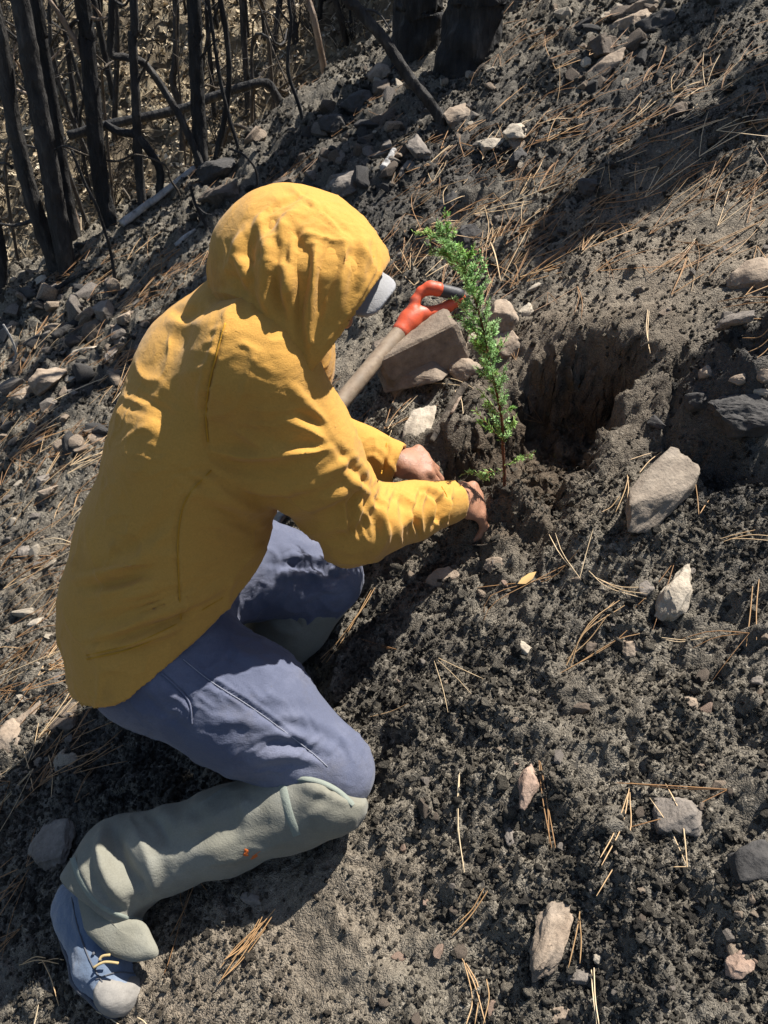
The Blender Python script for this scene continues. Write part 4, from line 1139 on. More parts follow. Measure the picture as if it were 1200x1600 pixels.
def build_leaf():
    q = G(824, 908)
    V = np.array([[-.020, 0, .004], [-.008, -.0075, .002], [.008, -.006, .003], [.020, .001, .007], [.008, .0075, .003], [-.008, .0075, .001], [0, 0, .006]])
    a = .35; R = np.array([[math.cos(a), -math.sin(a), 0], [math.sin(a), math.cos(a), 0], [0, 0, 1]])
    m, nt, b = new_mat('straw_leaf'); b.inputs['Base Color'].default_value = (.62, .40, .16, 1); b.inputs['Roughness'].default_value = .7
    o = obj('dry_leaf', mesh_np('dry_leaf', V @ R.T, np.array([[6, k, (k + 1) % 6] for k in range(6)]), m), None, q + np.array([0, 0, .012])); o.rotation_euler = (.3, -.3, 0)
    tag(o, 'single curled yellow dry leaf on the soil below the seedling', 'leaf')
build_leaf()
# ------------------------------------------------------------------ volumes to surfaces, for the person and the moulded things
class Field:
    def __init__(s, lo, hi, h):
        s.lo = np.array(lo, float); s.h = h
        s.n = np.ceil((np.array(hi) - s.lo) / h).astype(int) + 1
        s.f = np.full(s.n, 0.08, np.float32)
    def box(s, lo, hi):
        a = np.clip(np.floor((np.array(lo) - s.lo) / s.h).astype(int), 0, s.n); b = np.clip(np.ceil((np.array(hi) - s.lo) / s.h).astype(int) + 1, 0, s.n)
        sl = tuple(slice(a[k], b[k]) for k in range(3))
        ax = [(s.lo[k] + s.h * np.arange(a[k], b[k])).astype(np.float32) for k in range(3)]
        return sl, ax[0][:, None, None], ax[1][None, :, None], ax[2][None, None, :]
    def union(s, sl, d, k):
        a = s.f[sl]
        if k > 0:
            hh = np.maximum(k - np.abs(a - d), 0) / k
            s.f[sl] = np.minimum(a, d) - hh * hh * k * .25
        else:
            s.f[sl] = np.minimum(a, d)
    def cap(s, a, b, ra, rb, k=.02):
        a = np.array(a, float); b = np.array(b, float); m = max(ra, rb) + .05
        sl, x, y, z = s.box(np.minimum(a, b) - m, np.maximum(a, b) + m)
        ba = b - a; L = ba @ ba + 1e-12
        px, py, pz = x - a[0], y - a[1], z - a[2]
        t = np.clip((px * ba[0] + py * ba[1] + pz * ba[2]) / L, 0, 1)
        d = np.sqrt((px - ba[0] * t) ** 2 + (py - ba[1] * t) ** 2 + (pz - ba[2] * t) ** 2) - (ra + (rb - ra) * t)
        s.union(sl, d, k); return s
    def chain(s, pts, rs, k=.02):
        for i in range(len(pts) - 1): s.cap(pts[i], pts[i + 1], rs[i], rs[i + 1], k)
        return s
    def ecap(s, a, b, side, wa, da, wb, db, k=.02):
        """capsule with an elliptic section: half-width w along side, half-depth d across it"""
        a = np.array(a, float); b = np.array(b, float); m = max(wa, da, wb, db) + .05
        sl, x, y, z = s.box(np.minimum(a, b) - m, np.maximum(a, b) + m)
        ba = b - a; L = np.linalg.norm(ba); ax = ba / L
        sd = np.array(side, float); sd -= ax * (sd @ ax); sd /= np.linalg.norm(sd); fr = np.cross(ax, sd)
        px, py, pz = x - a[0], y - a[1], z - a[2]
        la = px * ax[0] + py * ax[1] + pz * ax[2]; ls = px * sd[0] + py * sd[1] + pz * sd[2]; lf = px * fr[0] + py * fr[1] + pz * fr[2]
        t = np.clip(la / L, 0, 1); w = wa + (wb - wa) * t; dd = da + (db - da) * t
        e = la - np.clip(la, 0, L); mn = np.minimum(w, dd)
        k0 = np.sqrt((ls / w) ** 2 + (lf / dd) ** 2 + (e / mn) ** 2); k1 = np.sqrt((ls / w ** 2) ** 2 + (lf / dd ** 2) ** 2 + (e / mn ** 2) ** 2) + 1e-6
        s.union(sl, (k0 * (k0 - 1) / k1).astype(np.float32), k); return s
    def ell(s, c, axes, r, k=.02):
        c = np.array(c, float); R = np.array(axes, float); R = R / np.linalg.norm(R, axis=1, keepdims=True); m = max(r) + .05
        sl, x, y, z = s.box(c - m, c + m)
        px, py, pz = x - c[0], y - c[1], z - c[2]
        q = [(px * R[i, 0] + py * R[i, 1] + pz * R[i, 2]) for i in range(3)]
        k0 = np.sqrt(sum((q[i] / r[i]) ** 2 for i in range(3))); k1 = np.sqrt(sum((q[i] / r[i] ** 2) ** 2 for i in range(3))) + 1e-6
        s.union(sl, (k0 * (k0 - 1) / k1).astype(np.float32), k); return s
    def grid(s):
        return s.box(s.lo, s.lo + s.h * (s.n - 1))[1:]
    def cut(s, p, n, k=0.0):
        """drop everything on the side n points to"""
        n = np.array(n, float); n /= np.linalg.norm(n); x, y, z = s.grid()
        d = ((x - p[0]) * n[0] + (y - p[1]) * n[1] + (z - p[2]) * n[2]).astype(np.float32)
        if k > 0:
            hh = np.maximum(k - np.abs(s.f - d), 0) / k
            s.f = np.maximum(s.f, d) + hh * hh * k * .25
        else:
            s.f = np.maximum(s.f, d)
        return s
    def carve(s, other, k=0.0):
        d = -other.f
        if k > 0:
            hh = np.maximum(k - np.abs(s.f - d), 0) / k
            s.f = np.maximum(s.f, d) + hh * hh * k * .25
        else:
            s.f = np.maximum(s.f, d)
        return s
    def like(s):
        q = Field(s.lo, s.lo + s.h, s.h); q.n = s.n.copy(); q.f = np.full(s.n, 0.08, np.float32); return q
    def mesh(s, relax=2):
        f = s.f.copy(); f[0], f[-1] = 1, 1; f[:, 0], f[:, -1] = 1, 1; f[:, :, 0], f[:, :, -1] = 1, 1
        sg = f < 0
        c = [(i, j, k) for i in (0, 1) for j in (0, 1) for k in (0, 1)]
        nx, ny, nz = f.shape
        def sub(A, o): return A[o[0]:nx - 1 + o[0], o[1]:ny - 1 + o[1], o[2]:nz - 1 + o[2]]
        cnt = sum(sub(sg, o).astype(np.int8) for o in c)
        act = (cnt > 0) & (cnt < 8)
        I = np.argwhere(act); idx = np.full(act.shape, -1, np.int64); idx[act] = np.arange(len(I))
        acc = np.zeros((len(I), 3)); num = np.zeros(len(I))
        for p in c:
            for ax in range(3):
                if p[ax]: continue
                q = list(p); q[ax] = 1
                fp = f[I[:, 0] + p[0], I[:, 1] + p[1], I[:, 2] + p[2]]; fq = f[I[:, 0] + q[0], I[:, 1] + q[1], I[:, 2] + q[2]]
                m = (fp < 0) != (fq < 0); t = np.where(m, fp / np.where(m, fp - fq, 1), 0)
                pos = np.array(p, float)[None, :].repeat(len(I), 0); pos[:, ax] += t
                acc += pos * m[:, None]; num += m
        V = s.lo + (I + acc / num[:, None]) * s.h
        quads = []
        for ax in range(3):
            o1, o2 = [(1, 2), (2, 0), (0, 1)][ax]
            sl0 = [slice(1, -1)] * 3; sl1 = [slice(1, -1)] * 3
            sl0[ax] = slice(0, -1); sl1[ax] = slice(1, None)
            A = sg[tuple(sl0)]; B = sg[tuple(sl1)]
            E = np.argwhere(A != B)
            if not len(E): continue
            fl = A[E[:, 0], E[:, 1], E[:, 2]]
            base = E.copy()
            for k in range(3):
                if k != ax: base[:, k] += 1
            def cell(d1, d2):
                q = base.copy(); q[:, o1] += d1; q[:, o2] += d2
                return idx[q[:, 0], q[:, 1], q[:, 2]]
            a, b, cc, d = cell(-1, -1), cell(0, -1), cell(0, 0), cell(-1, 0)
            quads.append(np.where(fl[:, None], np.stack([a, b, cc, d], -1), np.stack([a, d, cc, b], -1)))
        Fc = np.concatenate(quads); Fc = Fc[(Fc >= 0).all(1)]
        for _ in range(relax): V = smooth_mesh(V, Fc, .5)
        return V, Fc
def smooth_mesh(V, Fc, w=.5):
    s = np.zeros_like(V); c = np.zeros(len(V)); k = Fc.shape[1]
    for i in range(k):
        a, b = Fc[:, i], Fc[:, (i + 1) % k]
        for j in range(3):
            s[:, j] += np.bincount(a, V[b, j], len(V)) + np.bincount(b, V[a, j], len(V))
        c += np.bincount(a, minlength=len(V)) + np.bincount(b, minlength=len(V))
    return V * (1 - w) + w * s / np.maximum(c, 1)[:, None]

def folds(V, Fc, lst, facing=True):
    """press creases into cloth: (pixel polyline, width px, height mm); + is a ridge, - a furrow"""
    n = vnormals(V, Fc)
    px, py, d = to_px(V)
    view = CAM - V; view /= np.linalg.norm(view, axis=1, keepdims=True)
    w = sstep(-.05, .25, (n * view).sum(1)) if facing else np.ones(len(V))
    disp = np.zeros(len(V))
    for pts, wid, amp in lst:
        pts = resample(np.array(pts, float), max(8, 4 * len(pts)))
        lo = pts.min(0) - wid * 3; hi = pts.max(0) + wid * 3
        m = np.where((px > lo[0]) & (px < hi[0]) & (py > lo[1]) & (py < hi[1]) & (w > 0))[0]
        if not len(m): continue
        best = np.full(len(m), 1e9); tt = np.zeros(len(m)); q = np.stack([px[m], py[m]], -1)
        for i in range(len(pts) - 1):
            e = pts[i + 1] - pts[i]; t = np.clip(((q - pts[i]) @ e) / (e @ e + 1e-9), 0, 1)
            dd = np.hypot(*(q - pts[i] - t[:, None] * e).T)
            u = dd < best; best = np.where(u, dd, best); tt = np.where(u, (i + t) / (len(pts) - 1), tt)
        taper = np.sin(np.clip(tt, .02, .98) * math.pi) ** .6
        ww = wid * (.55 + .45 * taper)
        prof = np.exp(-(best / ww) ** 2) - .35 * np.exp(-((best - 1.9 * ww) / ww) ** 2)
        disp[m] += amp * .001 * prof * taper
    return V + n * (disp * w)[:, None]
def crumple(V, Fc, freq, amp, seed=0, squash=(1, 1, 1), thresh=0.0):
    """creases of slack cloth: sharp warped ridges between flat facets"""
    n = vnormals(V, Fc)
    q = V * np.array(squash) * freq
    q = q + .55 * np.stack([perlin3(q * .8 + 5, seed + 10), perlin3(q * .8 + 19, seed + 11), perlin3(q * .8 + 37, seed + 12)], -1)
    r = 1 - np.minimum(np.abs(perlin3(q, seed)) * 4.2, 1)
    m = sstep(thresh - .15, thresh + .25, perlin3(V * 7, seed + 3))
    return V + n * (amp * (r ** 2 - .25) * m)[:, None]
def surface_noise(V, Fc, comps, seed=0, warp=0):
    n = vnormals(V, Fc); d = np.zeros(len(V))
    for k, (sc, amp) in enumerate(comps):
        d += amp * perlin3(V * np.array(sc), seed + k)
    return V + n * d[:, None]

# ------------------------------------------------------------------ cloth, skin and rubber
def cloth_mat(name, col, dirt=(.10, .085, .07), dirt_amt=.35, weave=900, rough=.85, var=.12, sheen=.15, fade=None, pill=0.0):
    m, nt, b = new_mat(name); n = N(nt); co = n.coord('Object')
    c = n.mix(n.math('MULTIPLY', n.noise(co, 14, 5, .6), 1.0), tuple(x * (1 - var) for x in col), tuple(min(1, x * (1 + var)) for x in col))
    if fade is not None:
        c = n.mix(n.ramp(n.noise(co, 7, 5, .6), [(.45, 0.0), (.70, .8)]), c, fade)
    c = n.mix(n.ramp(n.noise(co, 11, 7, .68), [(.56, 0.0), (.78, dirt_amt)]), c, dirt)
    c = n.mix(n.ramp(n.noise(co, 330, 3, .7), [(.32, .30), (.68, 0.0)]), c, tuple(x * .55 for x in col))
    c = n.mix(n.ramp(n.noise(co, 3.2, 6, .7), [(.54, 0.0), (.75, dirt_amt * .55)]), c, dirt)
    sp = n.noise(co, 240, 2, .5)
    c = n.mix(n.ramp(sp, [(.70, 0.0), (.76, dirt_amt * .8)]), c, dirt)
    n.l(c, b.inputs['Base Color']); b.inputs['Roughness'].default_value = rough
    b.inputs['Specular IOR Level'].default_value = .2
    b.inputs['Sheen Weight'].default_value = sheen; b.inputs['Sheen Roughness'].default_value = .5
    h = n.math('ADD', n.vor(co, weave * .6), n.noise(co, weave * .5, 3, .6))
    bp = n.bump(h, .35, .0007)
    bp = n.bump(n.noise(n.mapping(co, (55, 55, 130), (.4, .5, 0)), 1.0, 6, .65, dist=.6), .34, .004, bp)
    if pill > 0:
        bp = n.bump(n.ramp(n.noise(co, 130, 2, .5), [(.66, 0.0), (.76, 1.0)]), pill, .004, bp)
    n.l(bp, b.inputs['Normal'])
    return m
M_HOOD = cloth_mat('mustard_cotton', (.53, .282, .060), (.20, .11, .04), .45, 1100, .92, .07, .1, pill=.22)
M_DENIM = cloth_mat('blue_denim', (.098, .110, .165), (.10, .09, .085), .55, 800, .9, .14, .1, (.19, .20, .265))
M_CANVAS = cloth_mat('olive_canvas', (.212, .205, .165), (.11, .10, .085), .5, 700, .85, .10, .1, (.28, .28, .245))
M_TAPE = cloth_mat('binding_tape', (.225, .25, .215), (.12, .11, .09), .4, 900, .9, .08, .05)
M_CAP = cloth_mat('grey_cap', (.32, .32, .33), (.12, .12, .12), .4, 900, .9, .06, .05)
M_SUEDE = cloth_mat('blue_suede', (.115, .155, .225), (.20, .18, .16), .8, 500, .95, .12, .3, (.25, .28, .33))
M_RUBBER = cloth_mat('dusty_rubber', (.25, .235, .215), (.10, .09, .08), .6, 300, .8, .15, 0)
M_SOLE = cloth_mat('grey_sole', (.10, .105, .12), (.15, .14, .12), .6, 300, .8, .15, 0)
M_LACE = cloth_mat('tan_lace', (.42, .32, .16), (.2, .15, .1), .4, 1500, .9, .1, 0)
M_THREAD = cloth_mat('pale_thread', (.27, .28, .33), (.2, .2, .2), .4, 1500, .9, .1, 0)
M_THREAD_Y = cloth_mat('ochre_thread', (.52, .27, .03), (.3, .17, .04), .4, 1500, .9, .1, 0)
M_ORANGE = cloth_mat('orange_paint', (.55, .13, .03), (.2, .15, .1), .6, 500, .9, .1, 0)
def skin_mat():
    m, nt, b = new_mat('skin'); n = N(nt); co = n.coord('Object')
    c = n.mix(n.noise(co, 45, 5, .6), (.25, .115, .065), (.40, .205, .130))
    c = n.mix(n.ramp(n.noise(co, 70, 6, .7), [(.54, 0.0), (.72, .75)]), c, (.07, .05, .04))
    n.l(c, b.inputs['Base Color']); b.inputs['Roughness'].default_value = .55
    b.inputs['Subsurface Weight'].default_value = .08; b.inputs['Subsurface Radius'].default_value = (.01, .004, .002); b.inputs['Subsurface Scale'].default_value = .3
    n.l(n.bump(n.math('ADD', n.vor(co, 420), n.noise(co, 150, 4, .6)), .35, .0015), b.inputs['Normal'])
    return m
M_SKIN = skin_mat()
# ------------------------------------------------------------------ the person kneeling
R_SH = P(395, 588, 1.17); R_EL = P(552, 818, 1.38); R_WR = P(712, 782, 1.545)
L_SH = R_SH + np.array([.0, .36, .01]); L_EL = np.array([-.17, 1.37, .49]); L_WR = P(627, 726, 1.62)
LAT = np.array([.03, 1.0, .06])
PEL = P(243, 975, 1.46); WAI = P(265, 840, 1.43); CHE = P(303, 690, 1.385); SHO = P(338, 580, 1.345); NEC = P(380, 505, 1.30)
R_HIP = P(245, 1030, 1.40); R_KN = P(514, 1203, 1.375); R_AN = P(150, 1375, 1.455)
L_HIP = R_HIP + np.array([0, .20, .04]); L_KN = P(508, 902, 1.60); L_AN = np.array([-.27, 1.08, .09])
HEAD = P(460, 424, 1.237)
FACE = np.array([.80, .18, -.57]); FACE /= np.linalg.norm(FACE)      # where the face looks
HUP = np.array([.52, .05, .85]); HUP -= FACE * (HUP @ FACE); HUP /= np.linalg.norm(HUP)
HSD = np.cross(FACE, HUP)
person = empty('person', (PEL[0], PEL[1], float(full_h(np.array([PEL[0]]), np.array([PEL[1]]))[0])),
               'person in a hooded mustard sweatshirt kneeling to press soil around a green seedling', 'person')

def hand(f, wrist, knuck, spread, down, back, lens=(.040, .026, .022), r=.0088, curl=1.0, thumb=None):
    """palm, four fingers of different lengths bent at the knuckles, a thumb off the side"""
    ax = knuck - wrist; ax = ax / np.linalg.norm(ax)
    sp = spread - ax * (spread @ ax); sp /= np.linalg.norm(sp)
    f.ecap(wrist, wrist + (knuck - wrist) * .35, sp, .028, .021, .034, .017, .012)
    f.ecap(wrist + (knuck - wrist) * .35, knuck, sp, .036, .017, .040, .0135, .012)
    for i in range(4):
        o = (i - 1.5) * .0195
        L = [1.0, 1.08, 1.0, .80][i]
        k = knuck + sp * o + ax * [-.004, .003, .001, -.006][i]
        d1 = ax * .55 + down * (.75 + .12 * (i % 2)) + sp * o * 3; d1 /= np.linalg.norm(d1)
        d2 = down * 1.0 + back * (.25 + .1 * i) * curl + ax * .1; d2 /= np.linalg.norm(d2)
        d3 = down * .75 + back * (.8 + .1 * i) * curl; d3 /= np.linalg.norm(d3)
        a = k + d1 * lens[0] * L; b = a + d2 * lens[1] * L; c = b + d3 * lens[2] * L
        f.chain([k - ax * .018, k, a, b, c], [r * .95, r * 1.17, r * 1.02, r * .93, r * .78], .0035)
        f.ell(k + back * 0 - down * .006, np.eye(3), (r * 1.15, r * 1.15, r), .004)
    th0 = wrist + ax * .022 + sp * (-.026) * (thumb or 1) + down * .008
    th1 = th0 + (ax * .62 - sp * .45 * (thumb or 1) + down * .55) * .042
    th2 = th1 + (ax * .55 + down * .75) * .032
    th3 = th2 + (ax * .35 + down * .75 + sp * .3 * (thumb or 1)) * .024
    f.chain([th0, th1, th2, th3], [.015, .0125, .011, .0088], .008)

def build_body():
    f = Field((-.66, .58, -.10), (.27, 1.56, 1.04), .0040)
    # trunk, legs and arms under the clothes, all one surface
    f.ecap(PEL, CHE, LAT, .15, .11, .16, .11, .03).ecap(CHE, SHO, LAT, .16, .11, .13, .09, .03)
    f.cap(SHO, NEC, .07, .055, .03).cap(NEC, HEAD - FACE * .02, .055, .058, .02)
    for h, kn, an in ((R_HIP, R_KN, R_AN), (L_HIP, L_KN, L_AN)):
        f.cap(h, kn, .075, .05, .03); f.cap(kn, an, .045, .034, .02)
    for s, e, w in ((R_SH, R_EL, R_WR), (L_SH, L_EL, L_WR)):
        f.cap(s, e, .05, .038, .03); f.cap(e, w, .036, .025, .015)
    # head and face
    f.ell(HEAD, (FACE, HSD, HUP), (.092, .074, .092), .02)
    f.ell(HEAD + FACE * .035 - HUP * .065, (FACE, HSD, HUP), (.055, .055, .060), .03)
    f.cap(HEAD + FACE * .094 + HUP * .01, HEAD + FACE * .112 - HUP * .032, .008, .013, .012)
    f.cap(HEAD + FACE * .085 - HSD * .04 + HUP * .022, HEAD + FACE * .085 + HSD * .04 + HUP * .022, .012, .012, .012)
    f.cap(HEAD + FACE * .082 - HSD * .02 - HUP * .062, HEAD + FACE * .082 + HSD * .02 - HUP * .062, .009, .009, .008)
    for q in (-1, 1):
        f.ell(HEAD + HSD * .078 * q - FACE * .005 - HUP * .01, (FACE, HSD, HUP), (.02, .008, .032), .006)
    down = np.array([.10, -.10, -1.0]); down /= np.linalg.norm(down)
    back = np.array([-.9, -.05, -.1])
    hand(f, R_WR + (R_WR - R_EL) * .03, P(747, 785, 1.595), np.array([-.15, -1, -.25]), down, back, thumb=1)
    hand(f, L_WR + (L_WR - L_EL) * .02, P(665, 722, 1.635), np.array([.25, 1, .2]), down, back, thumb=1)
    # eye hollows
    e = f.like()
    for q in (-1, 1): e.ell(HEAD + FACE * .094 + HSD * .032 * q + HUP * .004, (FACE, HSD, HUP), (.012, .017, .010), 0)
    f.carve(e, .008)
    V, Fc = f.mesh(1)
    V = surface_noise(V, Fc, [((90, 90, 90), .0007), ((45, 45, 45), .0008)], 400)
    return part('body', V, Fc, M_SKIN, person)
build_body()
for q in (-1, 1):
    V, Fc = ico(2)
    part('eye', HEAD + FACE * .084 + HSD * .032 * q + HUP * .004 + V * .0115, Fc, M_THREAD, person)

def wr(seed, pts0, pts1, n, wid, amp, jit):
    """a run of n alike creases between two pixel lines"""
    r = random.Random(seed); out = []
    for i in range(n):
        t = (i + r.uniform(-.3, .3)) / max(1, n - 1)
        a = [pts0[k] + (pts1[k] - pts0[k]) * t for k in range(2)]; b = [pts0[k + 2] + (pts1[k + 2] - pts0[k + 2]) * t for k in range(2)]
        l0, l1 = sorted((r.uniform(0, .35), r.uniform(.55, 1)))
        A = [a[k] + (b[k] - a[k]) * l0 for k in range(2)]; B = [a[k] + (b[k] - a[k]) * l1 for k in range(2)]
        M = [(A[k] + B[k]) / 2 + r.uniform(-jit, jit) for k in range(2)]
        out.append(([A, M, B], wid * r.uniform(.7, 1.3), amp * r.uniform(.5, 1.2)))
    return out

WAI2 = P(278, 840, 1.43); CHE2 = P(316, 690, 1.385); SHO2 = P(346, 585, 1.345)
def hoodie_sdf(h, grow=0.0):
    f = Field((-.66, .70, .05), (.22, 1.60, 1.02), h); g = grow
    f.ecap(P(243, 1035, 1.46), P(254, 930, 1.455), LAT, .190 + g, .146 + g, .188 + g, .155 + g, .03)
    f.ecap(P(254, 930, 1.455), WAI2, LAT, .185 + g, .155 + g, .187 + g, .150 + g, .05)
    f.ecap(WAI2, CHE2, LAT, .187 + g, .150 + g, .200 + g, .138 + g, .05)
    f.ecap(CHE2, SHO2, LAT, .200 + g, .138 + g, .165 + g, .120 + g, .05)
    f.ecap(SHO2, NEC, LAT, .165 + g, .120 + g, .10 + g, .080 + g, .05)
    # sleeves
    f.chain([R_SH + (0, .03, .0), R_SH * .55 + R_EL * .45, R_EL], [.094 + g, .078 + g, .071 + g], .05)
    f.chain([R_EL, R_EL * .45 + R_WR * .55, R_WR], [.071 + g, .052 + g, .039 + g], .02)
    f.chain([L_SH + (0, -.03, 0), L_SH * .5 + L_EL * .5, L_EL], [.09 + g, .076 + g, .07 + g], .05)
    f.chain([L_EL, L_EL * .4 + L_WR * .6, L_WR], [.07 + g, .05 + g, .041 + g], .02)
    return f
HEM_A, HEM_B = P(150, 1018, 1.40), P(375, 926, 1.33)
HEM_N = np.cross(HEM_B - HEM_A, LAT); HEM_N /= np.linalg.norm(HEM_N)
if HEM_N[2] > 0: HEM_N = -HEM_N
def build_hoodie():
    f = hoodie_sdf(.0040)
    x, y, z = f.grid()
    dh = ((x - HEM_A[0]) * HEM_N[0] + (y - HEM_A[1]) * HEM_N[1] + (z - HEM_A[2]) * HEM_N[2]).astype(np.float32)
    f.f = np.where(x < -.10, np.maximum(f.f, dh), f.f).astype(np.float32)
    inner = f.like(); inner.f = f.f + .0055
    # hollow the last centimetres at hem and cuffs so the cloth ends in a rim
    f2 = hoodie_sdf(.0040, -.0085)
    inner.f = np.where(x < -.10, np.maximum(f2.f, -dh - .03), .08).astype(np.float32)
    f.carve(inner)
    for e, w in ((R_EL, R_WR), (L_EL, L_WR)):
        a = (w - e) / np.linalg.norm(w - e)
        near = ((x - w[0]) ** 2 + (y - w[1]) ** 2 + (z - w[2]) ** 2) < .09 ** 2
        along = ((x - w[0]) * a[0] + (y - w[1]) * a[1] + (z - w[2]) * a[2])
        ff = np.where(near, np.maximum(f.f, along + .004), f.f)
        f.f = np.where(near, np.maximum(ff, -np.maximum(f2.f, -(along + .03))), ff).astype(np.float32)
    V, Fc = f.mesh(3)
    L = []
    # hem band and the pulled folds above it
    L += [([(135, 1008), (205, 992), (285, 958), (345, 930)], 7, -5), ([(135, 996), (210, 980), (290, 945), (345, 920)], 9, 5)]
    L += [([(190, 1010), (230, 996), (275, 980)], 9, 9)]
    L += [([(105, 905), (170, 895), (240, 870), (290, 868)], 9, 4), ([(118, 920), (180, 912), (255, 890)], 10, -5), ([(150, 900), (215, 870), (265, 830)], 10, 4), ([(150, 935), (220, 925), (290, 900)], 10, 3),
          ([(170, 870), (220, 845), (270, 800)], 12, -4), ([(200, 965), (260, 950), (320, 915)], 9, 3), ([(115, 980), (190, 965), (260, 940)], 12, -3), ([(285, 960), (330, 930), (370, 890)], 14, 4)]
    # side seam and the armhole seam
    L += [([(283, 985), (278, 900), (276, 830), (290, 775), (330, 730)], 3.5, -2.5)]
    L += [([(352, 500), (338, 550), (325, 600), (321, 650), (326, 700), (350, 735)], 4.0, -3.6), ([(344, 500), (330, 550), (316, 600), (312, 650)], 5, 2.0)]
    L += wr(3, (318, 520, 352, 510), (304, 640, 330, 640), 9, 4.5, 2.2, 3)
    # sleeve folds running from the armpit
    L += [([(328, 705), (385, 712), (450, 712), (520, 700)], 9, 9), ([(335, 722), (400, 735), (460, 735)], 8, -4), ([(365, 672), (400, 695), (440, 705), (490, 705)], 9, 6), ([(345, 740), (400, 765), (470, 770), (530, 745)], 12, 6),
          ([(380, 790), (440, 800), (500, 790), (545, 760)], 11, 6), ([(375, 765), (430, 785), (490, 775)], 8, -5), ([(440, 655), (480, 672), (512, 690)], 8, 6), ([(455, 640), (490, 655), (510, 668)], 6, -4),
          ([(450, 600), (480, 630), (505, 655)], 8, 4), ([(475, 780), (530, 770), (570, 735)], 8, 6), ([(480, 800), (530, 795), (575, 765)], 7, -5), ([(500, 745), (535, 725), (555, 712)], 6, 5)]
    L += [([(518, 690), (545, 720), (568, 752), (580, 775)], 7, -4), ([(530, 735), (560, 760), (585, 775)], 7, 6), ([(500, 830), (540, 820), (580, 790)], 9, 5)]
    # rings of cloth pushed up the fore-arm
    for k, x0 in enumerate(range(545, 712, 13)):
        L += [([(x0 + 8, 762 - (x0 - 560) * .02 - 4), (x0 - 6 + 5 * math.sin(k * 2.1), 800), (x0 + 4 * math.cos(k * 3.3), 850 - max(0, x0 - 600) * .25)], 4.4, 4.6 * (1 + .5 * math.sin(k * 1.7)))]
    L += [([(655, 762), (682, 775), (690, 800), (676, 830)], 5, -8), ([(664, 758), (690, 772), (698, 800), (690, 822)], 5, 5), ([(610, 770), (640, 800), (660, 850)], 6, -4), ([(580, 780), (600, 830), (590, 870)], 7, 4)]
    L += wr(8, (565, 700, 600, 735), (600, 690, 620, 742), 4, 5, 3.5, 3) + [([(606, 690), (603, 712), (598, 742)], 4, -5)]
    # across the back
    L += [([(165, 640), (215, 660), (245, 690)], 16, 4), ([(215, 600), (255, 640), (285, 690)], 16, -4), ([(290, 770), (330, 765), (380, 790), (430, 835)], 12, 5), ([(300, 800), (350, 800), (400, 830)], 10, -4),
          ([(270, 730), (300, 750), (340, 770)], 7, -4), ([(285, 745), (315, 745), (350, 752)], 6, 4), ([(275, 760), (310, 765), (350, 775)], 6, -3)]
    L += [([(255, 500), (290, 508), (325, 500)], 12, 5), ([(262, 480), (295, 490), (325, 480)], 8, -3)]
    L += wr(21, (110, 900, 300, 880), (150, 1000, 330, 930), 9, 4.5, 2.6, 6) + wr(22, (110, 890, 330, 860), (160, 1010, 360, 920), 8, 4.0, -2.2, 6)
    L += wr(23, (290, 740, 420, 800), (285, 930, 390, 900), 9, 5, 2.4, 6) + wr(24, (190, 560, 310, 640), (150, 720, 280, 740), 8, 5, 1.5, 5)
    L += wr(25, (340, 640, 480, 640), (360, 760, 520, 800), 8, 4.5, 2.0, 5) + wr(26, (360, 520, 450, 590), (340, 640, 500, 640), 6, 5, 1.4, 5)
    L += wr(27, (480, 840, 560, 870), (560, 760, 620, 850), 6, 4, 2.4, 4)
    V = folds(V, Fc, L)
    V = crumple(V, Fc, 9, .0045, 500, (1, .7, 1), .0); V = crumple(V, Fc, 22, .0022, 510, (1, 1, 1.4), .05)
    V = surface_noise(V, Fc, [((9, 7, 9), .007), ((30, 24, 26), .0013), ((90, 70, 80), .0005)], 410)
    return part('hoodie', V, Fc, M_HOOD, person)
hoodie = build_hoodie()

def stitch(pts, d_guess, mat, r, parent, name, surf):
    """a thin raised line of thread laid on a surface, from photo pixels"""
    V = surf
    px, py, d = to_px(V)
    out = []
    for x, y in resample(pts, 40):
        m = np.where((np.abs(px - x) < 9) & (np.abs(py - y) < 9))[0]
        if not len(m): continue
        dm = d[m].min(); mm = m[d[m] < dm + .03]
        w = np.exp(-((px[mm] - x) ** 2 + (py[mm] - y) ** 2) / 16) + 1e-9
        out.append(P(x, y, float((d[mm] * w).sum() / w.sum()) - r * .9))
    if len(out) < 4: return
    out = np.array(out)
    for _ in range(2): out[1:-1] = (out[:-2] + out[1:-1] * 2 + out[2:]) / 4
    V2, F2 = tube(out, r, 6)
    part(name, V2, F2, mat, parent)
def world_verts(o):
    V = np.zeros(len(o.data.vertices) * 3, np.float32); o.data.vertices.foreach_get('co', V)
    return V.reshape(-1, 3).astype(float) + root_loc(o)
OPEN_P = P(548, 500, 1.235)
def hood_field(h, g=0.0):
    f = Field((-.36, .90, .66), (.10, 1.42, 1.08), h)
    f.ell(P(452, 415, 1.235), (FACE, HSD, HUP), (.112 + g, .122 + g, .104 + g), .0)
    f.ell(P(478, 418, 1.225), (FACE, HSD, HUP), (.098 + g, .118 + g, .100 + g), .04)
    f.ell(P(510, 425, 1.225), (FACE, HSD, HUP), (.078 + g, .105 + g, .078 + g), .05)
    f.cap(P(490, 470, 1.19), P(480, 530, 1.18), .085 + g, .052 + g, .06)
    f.cap(P(528, 455, 1.20), P(484, 562, 1.185), .065 + g, .024 + g, .05)
    f.cap(P(408, 430, 1.255), P(380, 448, 1.29), .070 + g, .052 + g, .05)
    f.cap(P(440, 500, 1.22), P(420, 480, 1.36), .055 + g, .065 + g, .06)
    return f
